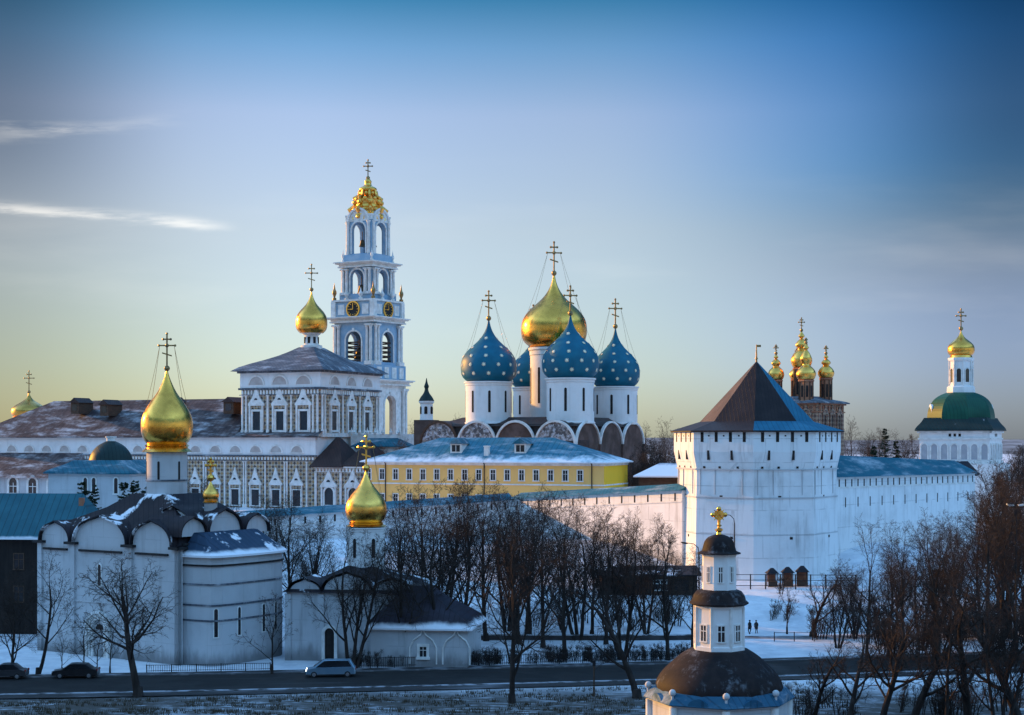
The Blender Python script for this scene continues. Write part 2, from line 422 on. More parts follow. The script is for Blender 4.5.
def prof_r(prof, z):
    for (r0, z0), (r1, z1) in zip(prof, prof[1:]):
        if z0 <= z <= z1: return r0 + (r1 - r0) * (z - z0) / max(z1 - z0, 1e-6)
    return prof[-1][0]
def add_cross(mb, x, y, z, h, face=0.0, th=None):
    """three-bar orthodox cross on a ball, lobed ends"""
    t = th or 0.035 * h
    mb.M = fm(x, y, face)
    mb.ball((0, 0, z + t * 1.6), t * 2.2)
    mb.box(-t / 2, t / 2, -t / 2, t / 2, z, z + h)
    mb.box(-0.22 * h, 0.22 * h, -t / 2 * .9, t / 2 * .9, z + 0.66 * h, z + 0.66 * h + t)
    mb.box(-0.10 * h, 0.10 * h, -t / 2 * .9, t / 2 * .9, z + 0.83 * h, z + 0.83 * h + t)
    a = 0.35
    mb.poly([(-0.13 * h, z + 0.42 * h + 0.04 * h), (-0.13 * h, z + 0.42 * h + 0.04 * h + t), (0.13 * h, z + 0.42 * h - 0.04 * h + t), (0.13 * h, z + 0.42 * h - 0.04 * h)], -t / 2 * .9, t / 2 * .9)
    for q, zz in ((-0.22, 0.66), (0.22, 0.66), (-0.10, 0.83), (0.10, 0.83)):
        mb.ball((q * h, 0, z + zz * h + t / 2), t * 0.95, 6)
    mb.ball((0, 0, z + h), t * 0.95, 6)
    mb.ball((0, 0, z + 0.66 * h + t / 2), t * 1.5, 6)
    mb.M = Matrix.Identity(4)
def onion(parent, x, y, z0, rmax, h, mat, cross_h, cross_mat=None, stars=False, chains=True, seg=40, valance=None, face=0.0, name='onion_dome', th=None, full=False):
    prof = onion_prof(rmax, h, z0, full)
    mb = MB(); mb.lathe(prof, seg, (x, y))
    if stars:
        mb.cur = 1
        for row, zz in enumerate((0.13, 0.27, 0.41, 0.55, 0.70)):
            z = z0 + zz * h; r = prof_r(prof, z); r2 = prof_r(prof, z + 0.03 * h)
            n = (11, 12, 10, 7, 4)[row]
            up = Vector((r2 - r, 0.03 * h)).normalized()
            for k in range(n):
                a = 2 * PI * (k + 0.5 * (row % 2) + 0.13) / n
                er = Vector((math.cos(a), math.sin(a), 0)); et = Vector((-math.sin(a), math.cos(a), 0))
                tu = er * up.x + Vector((0, 0, 1)) * up.y; nn = er * up.y - Vector((0, 0, 1)) * up.x
                c = Vector((x, y, z)) + er * r + nn * 0.09
                s = rmax * 0.085
                vs_ = [tuple(c + nn * 0.06)]
                for i in range(16):
                    q = 2 * PI * i / 16; rr = s if i % 2 == 0 else s * 0.48
                    vs_.append(tuple(c + (et * math.cos(q) + tu * math.sin(q)) * rr - nn * 0.03))
                mb.add(vs_, [(0, 1 + i, 1 + (i + 1) % 16) for i in range(16)])
        mb.cur = 0
    if valance:
        mb.lathe([(rmax * valance[0], z0 - valance[1]), (rmax * valance[0] * 1.04, z0 - valance[1] + 0.05), (rmax * 0.80, z0 - valance[1] * 0.45), (rmax * 0.86, z0 - valance[1] * 0.2), (rmax * 0.76, z0 + 0.02)], seg, (x, y))
    o = mb.build(name, [mat, M['star']] if stars else mat, parent, True, angle=30)
    cb = MB(); add_cross(cb, x, y, z0 + h - 0.05, cross_h, face, th)
    cb.build('cross', cross_mat or M['cross'], o)
    if chains:
        k = MB(); zc = z0 + h + cross_h * 0.64; zd = z0 + 0.42 * h; rd = prof_r(prof, zd)
        for s1 in (-1, 1):
            ex = math.cos(face) * s1; ey = math.sin(face) * s1
            for off in (0.5, -0.5):
                ax = math.cos(face + off) * s1; ay = math.sin(face + off) * s1
                pts = []
                for i in range(7):
                    q = i / 6
                    px_ = x + ex * cross_h * 0.2 * (1 - q) + ax * rd * q; py_ = y + ey * cross_h * 0.2 * (1 - q) + ay * rd * q
                    pts.append((px_, py_, zc + (zd - zc) * q - 0.04 * h * math.sin(PI * q)))
                k.tube(pts, 0.018 + 0.0012 * rmax, 4)
        k.build('chain', M['cross'], o)
    return o
def drum(parent, x, y, r, z0, z1, mat, nwin=8, ww=0.4, wz=(0.15, 0.75), a0=0.2, seg=32, cornice=True):
    mb = MB()
    pr = [(r, z0), (r, z1)]
    if cornice: pr = [(r * 1.05, z0), (r * 1.05, z0 + 0.03 * (z1 - z0)), (r, z0 + 0.045 * (z1 - z0)), (r, z1 - 0.10 * (z1 - z0)), (r * 1.03, z1 - 0.09 * (z1 - z0)), (r * 1.03, z1 - 0.04 * (z1 - z0)), (r * 1.08, z1 - 0.03 * (z1 - z0)), (r * 1.08, z1)]
    mb.lathe(pr, seg, (x, y))
    o = mb.build('drum', mat, parent, True)
    for k in range(nwin):
        a = a0 + 2 * PI * k / nwin
        zb, zt = z0 + wz[0] * (z1 - z0), z0 + wz[1] * (z1 - z0)
        mx = Matrix.Translation((x, y, 0)) @ Matrix.Rotation(a + PI / 2, 4, 'Z') @ Matrix.Translation((0, -r, 0))
        w = MB(mx); w.box(-ww / 2, ww / 2, -0.03, 0.4, zb, zt - ww / 2); w.halfdisc(0, zt - ww / 2, ww / 2, -0.03, 0.4, 8)
        wo = w.build('window', M['slit'], o)
    return o
def rect_window(parent, mx, cx, z0, w, h, fw=0.22, fd=0.16, arch=False, hood=None, bars=True, fmat=None, name='window', ped=0.0):
    f = MB(mx); fmat = fmat or M['trim']
    f.box(cx - w / 2 - fw, cx - w / 2, -fd, 0.05, z0, z0 + h); f.box(cx + w / 2, cx + w / 2 + fw, -fd, 0.05, z0, z0 + h)
    f.box(cx - w / 2 - fw * 1.3, cx + w / 2 + fw * 1.3, -fd * 1.5, 0.05, z0 - fw, z0)
    if arch: f.ring(cx, z0 + h, w / 2, w / 2 + fw, -fd, 0.05, n=10)
    else: f.box(cx - w / 2 - fw, cx + w / 2 + fw, -fd * 1.2, 0.05, z0 + h, z0 + h + fw)
    if bars:
        b = max(0.06, w * 0.07)
        f.box(cx - b / 2, cx + b / 2, -0.09, 0.0, z0, z0 + h); f.box(cx - w / 2, cx + w / 2, -0.085, 0.0, z0 + h * 0.62, z0 + h * 0.62 + b)
    if ped:
        zt = z0 + h + fw + 0.25 * ped
        W = w / 2 + fw * 1.6
        f.poly([(cx - W * 1.25, zt), (cx + W * 1.25, zt), (cx + W * 1.2, zt + 0.14 * ped), (cx + W * 0.62, zt + 0.50 * ped), (cx + W * 0.25, zt + 0.98 * ped), (cx, zt + 1.3 * ped), (cx - W * 0.25, zt + 0.98 * ped), (cx - W * 0.62, zt + 0.50 * ped), (cx - W * 1.2, zt + 0.14 * ped)], -fd * 1.6, 0.04)
        for s in (-1, 1): f.box(cx + s * (w / 2 + fw * 1.5) - fw * 0.4, cx + s * (w / 2 + fw * 1.5) + fw * 0.4, -fd * 1.8, 0.045, z0 - fw * 1.4, zt)
    o = f.build(name, fmat, parent)
    g = MB(mx); g.box(cx - w / 2, cx + w / 2, -0.035, 0.03, z0, z0 + h)
    if arch: g.halfdisc(cx, z0 + h, w / 2, -0.034, 0.03, 10)
    g.build('pane', M['pane'], o)
    if ped: MB(mx).halfdisc(cx, zt + 0.38 * ped, w * 0.22, -fd * 1.6 - 0.03, -fd * 1.6 + 0.05, 8).build('niche', M['pane'], o)
    return o
def hip_roof(mb, x0, x1, y0, y1, z0, z1, hip0, hip1, th=0.25, conc=None):
    """hipped roof, ridge along x from x0+hip0 to x1-hip1"""
    ym = (y0 + y1) / 2
    mb.box(x0, x1, y0, y1, z0 - th, z0)
    mb.add([(x0, y0, z0 + .003), (x1, y0, z0 + .003), (x1, y1, z0 + .003), (x0, y1, z0 + .003), (x0 + hip0, ym, z1), (x1 - hip1, ym, z1)], [(0, 1, 5, 4), (1, 2, 5), (2, 3, 4, 5), (3, 0, 4)])
    return mb
def loophole(parent, mx, cx, z0, z1, w):
    MB(mx).box(cx - w / 2, cx + w / 2, -0.02, 0.4, z0, z1).build('loophole', M['slit'], parent)

# ------------------------------------------------------------------ ground
GP = [(-60, 24), (2, 23.3), (95, 0.0), (200, 0.0), (206, 0.4), (212, 2.4), (217, 3.3), (232, 3.8), (262, 8.0), (460, 9.0), (800, 4.0), (5000, 4.0)]
def gz(x, y):
    for (a, za), (b, zb) in zip(GP, GP[1:]):
        if a <= y <= b:
            t = (y - a) / (b - a); t = t * t * (3 - 2 * t) if 195 < a < 400 else t
            z = za + (zb - za) * t
            break
    else: z = 4.0
    hx, hy = (x + 172) / 40, (y - 268) / 84             # unseen bare hill, added beyond the left edge to shade the street
    z += 41 * max(0.0, 1 - (hx * hx) ** 1.5 - (hy * hy) ** 2.0)
    if 225 < y < 700 and x > 60:                        # the bank drops away beyond the right wall
        z -= 4.0 * min(1, (x - 60) / 25) * min(1, (y - 225) / 20)
    if 70 < y < 330: z += 0.25 * (noise.noise(Vector((x * 0.05, y * 0.05, 0))) ) * min(1, max(0, abs(y - 168) - 16) / 8)
    return z
def road_c(x): return 157.0 + (x + 50) * 0.105 + 0.0006 * (x + 50) ** 2      # centre line of the street
def rz_(x, y): return gz(x, road_c(x)) if abs(y - road_c(x)) < 14 else gz(x, y)
xs = [-3000, -1500, -800, -400, -280] + [-230 + 3 * i for i in range(144)] + [260, 400, 800, 1500, 3000]
ys = [-60, -20, 2, 20, 40, 60, 80, 90, 95] + [98 + 2.0 * i for i in range(100)] + [300, 330, 380, 430, 500, 650, 900, 1500, 3000, 5000]
mb = MB()
vv = [(x, y, gz(x, y)) for y in ys for x in xs]
nx = len(xs)
mb.v = vv; mb.f = [(j * nx + i, j * nx + i + 1, (j + 1) * nx + i + 1, (j + 1) * nx + i) for j in range(len(ys) - 1) for i in range(nx - 1)]
mb.mi = [0] * len(mb.f)
m, t, b = nt('trodden_snow'); g = G(t); o_ = g.obj()
n1 = g.noise(o_, 0.09, 5, 0.6); n2 = g.noise(o_, 0.9, 6, 0.7); x_, y_, z_ = g.xyz(o_)
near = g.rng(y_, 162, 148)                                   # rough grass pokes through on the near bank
mp = g.n('ShaderNodeMapping'); mp.inputs['Rotation'].default_value = (0, 0, R(38)); mp.inputs['Scale'].default_value = (0.45, 2.2, 1); g.link(o_, mp.inputs[0])
n3 = g.noise(mp.outputs[0], 0.8, 5, 0.65)
gr = g.math('ADD', g.math('ADD', g.math('MULTIPLY', n2, 0.25), g.math('MULTIPLY', n3, 0.55)), g.math('MULTIPLY', n1, 0.30))
f = g.math('MULTIPLY', g.rng(gr, 0.42, 0.57), g.math('ADD', g.math('MULTIPLY', near, 0.86), 0.14), True)
f = g.math('MAXIMUM', f, g.rng(n1, 0.66, 0.72, 0, 0.5))
g.link(g.mix(f, g.mix(g.rng(g.noise(o_, 0.35, 4), 0.35, 0.7), g.mix(near, (0.80, 0.82, 0.85), (0.46, 0.48, 0.52)), g.mix(near, (0.62, 0.65, 0.70), (0.30, 0.32, 0.35))), (0.045, 0.036, 0.028)), b.inputs['Base Color'])  # foreground dimness put into the near-bank snow colours
b.inputs['Roughness'].default_value = 0.7
g.bump(g.math('ADD', n2, g.math('MULTIPLY', g.noise(o_, 4, 4), 0.3)), b, 0.6, 0.25)
struct(mb.build('ground', m, smooth=True, recalc=False))
def strip(name, mat, off0, off1, z0, top=None, x0=-170, x1=170, n=70, thick=0.0):
    mb = MB(); vs_, fs = [], []
    for i in range(n + 1):
        x = x0 + (x1 - x0) * i / n
        for off in (off0, off1):
            vs_.append((x, road_c(x) + off, z0)); 
            if thick: vs_.append((x, road_c(x) + off, z0 - thick))
    k = 4 if thick else 2
    for i in range(n):
        a, c = i * k, (i + 1) * k
        if thick: fs += [(a, c, c + 2, a + 2), (a, a + 1, c + 1, c), (a + 2, c + 2, c + 3, a + 3)]
        else: fs.append((a, c, c + 1, a + 1))
    mb.add(vs_, fs)
    return struct(mb.build(name, mat))
m, t, b = nt('wet_asphalt'); g = G(t); o_ = g.obj()
f = g.rng(g.noise(g.scl(o_, (0.06, 0.7, 1)), 1.0, 5), 0.58, 0.78, 0, 0.45)
g.link(g.mix(f, g.mix(g.noise(o_, 2, 6), (0.016, 0.015, 0.015), (0.03, 0.028, 0.027)), (0.10, 0.105, 0.115)), b.inputs['Base Color'])
g.link(g.rng(g.noise(o_, 0.15, 3), 0.4, 0.6, 0.7, 0.9), b.inputs['Roughness']); b.inputs['Specular IOR Level'].default_value = 0.12
strip('road', m, -5.0, 5.8, 0.02)
dirty = plain('dirty_kerb_snow', (0.34, 0.35, 0.38), (0.06, 0.056, 0.056), 0.7, 0.8, lo=0.45, hi=0.62, bump=0.4)
strip('kerb', dirty, -5.7, -5.0, 0.15, thick=0.16)
strip('kerb', plain('grey_kerb_stone', (0.10, 0.10, 0.105), (0.20, 0.20, 0.21), 0.8, 0.8, lo=0.5, hi=0.65), 5.8, 6.1, 0.14, thick=0.15)
strip('pavement', plain('dark_pavement', (0.035, 0.032, 0.032), (0.16, 0.165, 0.18), 0.35, 0.8, lo=0.5, hi=0.72, stretch=(0.3, 1, 1)), -7.9, -5.7, 0.11)
strip('pavement', plain('slushy_pavement', (0.035, 0.032, 0.032), (0.32, 0.33, 0.36), 0.35, 0.8, lo=0.45, hi=0.72), 6.1, 7.9, 0.10)

# grass tussocks breaking through the snow of the near bank
mb = MB(); q = random.Random(3)
for i in range(5200):
    x = q.uniform(-54, 32); y = q.uniform(138, road_c(x) - 9)
    if noise.noise(Vector((x * 0.22, y * 0.5, 3))) < -0.05: continue
    z = gz(x, y); hgt = q.uniform(0.12, 0.42); a = q.uniform(0, 6.28)
    for k in range(3):
        a2 = a + k * 2.1 + q.uniform(-.4, .4); w = 0.035
        bx, by = x + 0.1 * math.cos(a2), y + 0.1 * math.sin(a2)
        mb.add([(bx - w, by, z - .02), (bx + w, by, z - .02), (bx + 0.3 * hgt * math.cos(a2), by + .3 * hgt * math.sin(a2), z + hgt)], [(0, 1, 2)])
o = mb.build('dry_grass', plain('dry_grass_blades', (0.055, 0.042, 0.028), (0.09, 0.068, 0.04), 1.0, 0.9), recalc=False)
tag(o, 'dry grass poking through the snow of the near bank', 'grass'); struct(o, 'stuff')

# ------------------------------------------------------------------ far land
mb = MB()
for k, (y, h) in enumerate(((2600, 16), (3600, 26))):
    n = 60
    vs_ = []
    for i in range(n + 1):
        x = -2600 + 5200 * i / n
        zz = h + 9 * noise.noise(Vector((x * 0.0016, k * 5.0, 0)))
        vs_ += [(x, y - 500, -2), (x, y, zz), (x, y + 700, -2)]
    mb.add(vs_, [(i * 3 + j, i * 3 + 3 + j, i * 3 + 4 + j, i * 3 + 1 + j) for i in range(n) for j in (0, 1)])
struct(mb.build('hills', plain('distant_wooded_snow', (0.10, 0.11, 0.12), (0.28, 0.30, 0.32), 0.02, 0.9), smooth=True))

# ------------------------------------------------------------------ bell tower
bt = thing('bell_tower', 'tall pale blue five-tiered bell tower with white columns and a gilded crown', 'bell tower', (X(368, 430), 430, 9), R(-31))
def zt(py): return Z(py, 430) - 9
class T: pass
def tier(W, z0, z1, ow, zb, zs, cols=True, wall='blue_wall', corn=1.0, th=1.0):
    """one open storey: four walls with a round-headed opening, paired columns, entablature"""
    w = MB(); h = W / 2
    for k in range(4):
        w.M = Matrix.Rotation(k * PI / 2, 4, 'Z')
        e = h - 0.002 * (k % 2)
        w.archwall(-h + (th if k % 2 else 0), h - (th if k % 2 else 0), z0, z1, 0, ow, zb, zs, -h, -h + th)
    wo = w.build('tier', M[wall], bt)
    for k in range(4):
        t_ = MB(Matrix.Rotation(k * PI / 2, 4, 'Z'))
        t_.ring(0, zs, ow / 2, ow / 2 + 0.45, -h - 0.22, -h + 0.05, n=12)
        t_.box(-ow / 2 - 0.42, -ow / 2, -h - 0.18, -h + 0.05, zb, zs); t_.box(ow / 2, ow / 2 + 0.42, -h - 0.18, -h + 0.05, zb, zs)
        t_.box(-0.35, 0.35, -h - 0.36, -h, zs + ow / 2 - 0.1, zs + ow / 2 + 0.9)
        t_.build('archivolt', M['trim'], wo)
    if cols:
        ch = z1 - z0
        for k in range(4):
            for s in (-1, 1):
                for q in (0.55, 1.75):
                    c = MB(Matrix.Rotation(k * PI / 2, 4, 'Z')); cx = s * (h - q); r = 0.42
                    if abs(cx) - r < ow / 2 + 0.4: continue
                    c.box(cx - .6, cx + .6, -h - 1.05, -h + .1, z0, z0 + 0.09 * ch)
                    c.lathe([(r, z0 + .09 * ch), (r * 1.02, z0 + .4 * ch), (r * .86, z0 + .86 * ch), (r * 1.5, z0 + .92 * ch)], 10, (cx, -h - 0.45))
                    c.box(cx - .62, cx + .62, -h - 1.07, -h + .1, z0 + .92 * ch, z0 + .955 * ch)
                    c.build('column', M['trim'], wo, True)
    e = MB()
    for dz, dw, hh in ((0, 1.0, .35), (.35, .75, .6), (.95, 1.5, .3), (1.25, 1.9, .3)):
        e.box(-h - dw * corn, h + dw * corn, -h - dw * corn, h + dw * corn, z1 + dz, z1 + dz + hh)
    e.build('cornice', M['trim'], wo)
    return wo
S = 1.366
levels = []
W2, W3, W4, W5 = 15.0, 13.2, 10.0, 8.6
base_w = MB(); base_w.box(-8.6, 8.6, -8.6, 8.6, 0, zt(448)); base_w.build('base', M['trim'], bt)
tier(W2, zt(446), zt(386), 5.2, zt(440), zt(405), wall='trim')
fl = MB(); fl.box(-7.0, 7.0, -7.0, 7.0, zt(386) - .6, zt(386) - .05); fl.build('floor', M['trim'], bt)
bl = MB(); bl.box(-7.5, 7.5, -7.5, 7.5, zt(380), zt(366)); bl.build('pedestal', M['blue_wall'], bt)
for k in range(4):
    for q in (-5.2, -1.8, 1.8, 5.2):
        d = MB(Matrix.Rotation(k * PI / 2, 4, 'Z')); d.box(q - 1.0, q + 1.0, -7.72, -7.4, zt(379), zt(368)); d.build('panel', M['trim'], bt)
tier(W3, zt(366), zt(324), 5.2, zt(363), zt(342))
cl_ = MB(); cl_.box(-6.7, 6.7, -6.7, 6.7, zt(318.5), zt(303)); pd = cl_.build('clock_storey', M['blue_wall'], bt)
tr = MB(); tr.box(-7.2, 7.2, -7.2, 7.2, zt(303), zt(301.2))
for sx in (-1, 1):
    for sy in (-1, 1): tr.box(sx * 6.6 - .7, sx * 6.6 + .7, sy * 6.6 - .7, sy * 6.6 + .7, zt(318), zt(303) - .02)
tr.build('cornice', M['trim'], pd)
for k in range(4):
    mx = Matrix.Rotation(k * PI / 2, 4, 'Z')
    c = MB(mx @ Matrix.Translation((0, -6.7, zt(311))) @ Matrix.Rotation(PI / 2, 4, 'X'))
    c.lathe([(2.15, -0.05), (2.15, .25), (1.95, .25)], 24); f_ = c.build('clock', M['iron'], bt)
    c = MB(mx); c.ring(0, zt(311), 1.9, 2.3, -7.05, -6.8, 0, 2 * PI, 28)
    for i in range(12):
        a = i * PI / 6
        c.ball((1.55 * math.cos(a), -6.98, zt(311) + 1.55 * math.sin(a)), .16, 6)
    c.build('dial_ring', M['gold_bright'], f_)
    c = MB(mx); c.box(-.1, .1, -7.08, -7.0, zt(311), zt(311) + 1.5); c.box(-1.05, 0, -7.1, -7.02, zt(311) - .1, zt(311) + .1); c.build('hands', M['gold_bright'], f_)
    for s in (-1, 1):
        for q in (4.1,):
            d = MB(mx); d.box(s * q - 1.1, s * q + 1.1, -6.9, -6.6, zt(316), zt(306)); d.build('panel', M['trim'], pd)
ur = [(0.55, 0), (.55, .5), (.25, .6), (.3, .9), (.62, 1.5), (.58, 2.0), (.3, 2.4), (.22, 2.8), (.1, 3.4), (.02, 3.9)]
for k in range(4):
    for q in (-6.6, -2.4, 2.4):
        p = Matrix.Rotation(k * PI / 2, 4, 'Z') @ Vector((q, -6.6, 0))
        u_ = MB(); u_.lathe([(r, zt(301.2) + z * (1.25 if q == -6.6 else .85)) for r, z in ur], 10, (p.x, p.y)); u_.build('urn', M['cross'] if q == -6.6 else M['trim'], bt, True)
pl_ = MB(); pl_.box(-5.6, 5.6, -5.6, 5.6, zt(301), zt(296)); pl_.build('pedestal', M['blue_wall'], bt)
tier(W4, zt(296), zt(269), 4.5, zt(295), zt(279))
pl_ = MB(); pl_.box(-5.0, 5.0, -5.0, 5.0, zt(263.5), zt(256)); pl_.build('pedestal', M['blue_wall'], bt)
for k in range(4):
    p = Matrix.Rotation(k * PI / 2, 4, 'Z') @ Vector((-4.9, -4.9, 0))
    u_ = MB(); u_.lathe([(r * .7, zt(262.5) + z * .9) for r, z in ur], 10, (p.x, p.y)); u_.build('urn', M['trim'], bt, True)
tier(W5, zt(256), zt(222), 4.6, zt(255), zt(232), cols=False, corn=.12)
for k in range(4):
    for s in (-1, 1):
        c = MB(Matrix.Rotation(k * PI / 2, 4, 'Z')); c.lathe([(.5, zt(256)), (.42, zt(226)), (.7, zt(223))], 10, (s * 3.5, -4.5)); c.build('column', M['trim'], bt, True)
for k in range(4):                                       # round gables over the top storey and sounding louvres below
    c = MB(Matrix.Rotation(k * PI / 2, 4, 'Z')); c.halfdisc(0, zt(222) - .3, 3.5, -4.45, -3.5, 14); c.ring(0, zt(222) - .3, 3.2, 3.75, -4.75, -4.4, n=14); c.build('gable', M['trim'], bt)
    for j in range(5):
        c = MB(Matrix.Rotation(k * PI / 2, 4, 'Z')); z = zt(362) + j * 1.25; c.box(-2.6, 2.6, -5.9, -5.5, z, z + .38); c.build('louvre', M['wood'], bt)
for (w, py, bw) in ((W4, 281, 1.35), (W3, 344, 1.6), (W5, 236, 1.0)):
    for k in range(2 if w < 12 else 3):
        p = Vector((-1.8, -1.2, 0)) if k == 0 else Vector((1.6, 1.4, 0)) if k == 1 else Vector((1.8, -2.2, 0))
        c = MB(); z = zt(py) - 1; c.lathe([(bw, z - bw * 2), (bw * .82, z - bw * 1.6), (bw * .6, z - bw * .8), (bw * .5, z - .3 * bw), (.12, z)], 14, (p.x * w / 12, p.y * w / 12))
        c.tube([(p.x * w / 12, p.y * w / 12, z - .2), (p.x * w / 12, p.y * w / 12, z + 2.2)], .12, 5)
        c.build('bell', M['bronze'], bt, True)
# the gilded crown: stacked scrolled tiers
cr_ = MB()
def zz(py): return zt(py)
for k in range(8):                                       # arched gables round the top storey
    a = k * PI / 4
    cr_.M = Matrix.Rotation(a, 4, 'Z')
    w_ = 4.3 if k % 2 == 0 else 4.6
    cr_.ring(0, zz(221), 1.2, 2.0, -w_, -w_ + 0.7, n=10)
    cr_.tube([(0, -w_ - .1, zz(214)), (0, -w_ - .5, zz(211)), (0, -w_ + .5, zz(208)), (0, -w_ + 2.2, zz(203))], [.5, .75, .6, .3], 6)
    cr_.ball((0, -w_ - .3, zz(218.5)), .6)
    cr_.ball((1.5, -w_ + .7, zz(211)), .7); cr_.ball((0, -3.7, zz(203)), .75); cr_.ball((1.4, -3.3, zz(200)), .6); cr_.ball((.9, -2.0, zz(194)), .55); cr_.tube([(0, -3.6, zz(202)), (0, -3.9, zz(199)), (0, -2.6, zz(196)), (0, -2.4, zz(191))], [.4, .5, .4, .3], 6)
cr_.M = Matrix.Identity(4)
cr_.lathe(smoothprof([(4.5, zz(219)), (4.7, zz(216)), (4.2, zz(213.5)), (4.35, zz(210)), (3.6, zz(207.5)), (3.5, zz(204)), (3.9, zz(201.5)), (3.4, zz(199.5)), (2.2, zz(196.5)), (1.9, zz(193)), (2.5, zz(190)), (2.2, zz(188)), (1.2, zz(186)), (.9, zz(183.5)), (1.0, zz(181.5)), (.5, zz(179))]), 16)
co = cr_.build('crown', M['gold_bright'], bt, True)
cb = MB(); add_cross(cb, 0, 0, zt(179.5), 5.4, R(28), .26); cb.build('cross', M['cross'], co)

# ------------------------------------------------------------------ refectory with its church
PHI = R(25)
rf = thing('refectory_church', 'long refectory hall faced with painted diamond stones, brown roof, church block with gold dome', 'refectory', (X(320, 370), 370, 8.5), -PHI)
def zr(py, Y=371): return Z(py, Y) - 8.5
L = 108.0
lo = MB(); lo.box(-L, 0, -2, 24, 0, zr(456)); low = lo.build('lower_wall', M['rustic'], rf)
hi = MB(); hi.box(-L - .003, .003, -2.004, 24, zr(456), zr(437.5)); hiw = hi.build('upper_band', M['white'], rf)
e = MB(); e.box(-L - .3, .3, -2.35, 24, zr(456.5), zr(455)); e.box(-L - .25, .25, -2.25, 23.9, zr(461), zr(460.3)); e.build('string_course', M['grey_blue_roof'], low)
e = MB()
for i in range(int(L / 0.9)):
    e.box(-L + i * .9, -L + i * .9 + .45, -2.2, -1.9, zr(460), zr(457.2))
e.build('dentil_course', M['trim'], low)
for i in range(18):                                      # pilasters and windows
    x = -5.2 - i * 5.9
    mx = fm(0, -2, 0)
    for s in ((2.55, 3.2) if i % 2 else (2.9,)):
        c = MB(mx); c.lathe([(.34, 0), (.34, .8), (.2, 1.0), (.23, 6), (.2, zr(463)), (.38, zr(461.5))], 8, (x + s, -.2)); c.build('column', M['trim'], low, True)
    if x < -L + 3: continue
    rect_window(low, mx, x, zr(506), 2.2, zr(490) - zr(506), .26, .25, ped=3.3, bars=False)
    k = MB(mx); k.ring(x, zr(452.5), 1.55, 1.95, -.14, .02, n=12); k.box(x - 2.0, x + 2.0, -.2, .02, zr(453.3), zr(452.5))
    ko = k.build('blind_arch', M['trim'], hiw)
    k = MB(mx); k.halfdisc(x, zr(452.4), 1.55, -.05, .02, 12); k.build('niche', plain('warm_niche_paint', (0.42, 0.36, 0.33), (0.52, 0.48, 0.45), .5, .9), ko)
r_ = MB()
r_.box(-L - 1, .8, -3.0, -1.0, zr(437.5), zr(436.4))
r_.add([(-L - 1, -3.0, zr(436.3)), (-23, -3.0, zr(436.3)), (-23, 25, zr(436.3)), (-L - 1, 25, zr(436.3)), (-L + 17, 11, 27.0), (-23, 11, 27.0)], [(0, 1, 5, 4), (2, 3, 4, 5), (3, 0, 4), (1, 2, 5)])
r_.add([(-23.2, -3.0, zr(436.2)), (.9, -3.0, zr(436.2)), (.9, .1, zr(431)), (-23.2, .1, zr(431))], [(0, 1, 2, 3)])
ro = r_.build('roof', M['refectory_roof'], rf)
for x, y, w in ((-76, 2.5, 2.6), (-66, 2.0, 2.6), (-27.5, 2.2, 3.0), (-46, 2.4, 2.4)):
    z = zr(436.3) + (y + 3) * 1.19 - .6
    d = MB(); d.box(x - w / 2, x + w / 2, y - .6, y + 5, z, z + 3.0); dd = d.build('dormer', M['wood'], ro)
    d = MB(); d.add([(x - w / 2 - .4, y - 1, z + 2.9), (x + w / 2 + .4, y - 1, z + 2.9), (x, y - 1, z + 4.2), (x - w / 2 - .4, y + 5, z + 2.9), (x + w / 2 + .4, y + 5, z + 2.9), (x, y + 5, z + 4.2)], [(0, 1, 2), (3, 5, 4), (0, 2, 5, 3), (1, 4, 5, 2), (0, 3, 4, 1)]); d.build('dormer_roof', M['brown_roof'], dd)
    d = MB(); d.box(x - w * .28, x + w * .28, y - .66, y - .5, z + .8, z + 2.5); d.build('pane', M['pane'], dd)
# the church block
UX, UY = -22.5, 28.0
uw = MB(); uw.box(UX, 0, 0, UY, zr(440), zr(388)); uwo = uw.build('church_wall', M['rustic'], rf)
uw = MB(); uw.box(UX - .25, .25, -.25, UY + .25, zr(388), zr(370)); uband = uw.build('upper_band', M['white'], rf)
e = MB(); e.box(UX - .6, .6, -.6, UY + .6, zr(389), zr(387)); e.box(UX - .4, .4, -.4, UY + .4, zr(394.6), zr(393.8)); e.box(UX - .8, .8, -.8, UY + .8, zr(372), zr(370)); e.build('string_course', M['grey_blue_roof'], uband)
FS = faces_of(UX, 0, 0, UY)
for side, ln in (('front', 22.5), ('right', 28.0)):
    mx = FS[side][0]
    e = MB(mx)
    for i in range(int(ln / .9)): e.box(i * .9 + .2, i * .9 + .65, -.35, 0, zr(393.6), zr(389.4))
    e.build('dentil_course', M['trim'], uwo)
    n = 3
    for i in range(n):
        x = ln * (.20 + .30 * i) if side == 'front' else ln * (.22 + .28 * i)
        rect_window(uwo, mx, x, zr(430), 2.2, zr(411) - zr(430), .5, .3, ped=3.6, bars=False)
        k = MB(mx); k.ring(x, zr(384), 2.0, 2.45, -.42, -.2, n=12); ko = k.build('blind_arch', M['trim'], uband)
        k = MB(mx); k.halfdisc(x, zr(384), 2.0, -.3, -.2, 12); k.build('niche', bpy.data.materials['warm_niche_paint'], ko)
    for x in (.5, 1.6, ln * .35, ln * .65 if side == 'front' else ln * .64, ln - 1.7, ln - .5):
        c = MB(mx); c.lathe([(.42, zr(434)), (.42, zr(430)), (.26, zr(429)), (.3, zr(412)), (.25, zr(396)), (.45, zr(394.5))], 8, (x, -.35)); c.build('column', M['trim'], uwo, True)
    b_ = MB(mx); b_.box(0, ln, -.8, -.02, zr(437), zr(433)); b_.build('plinth', M['trim'], uwo)
r_ = MB()
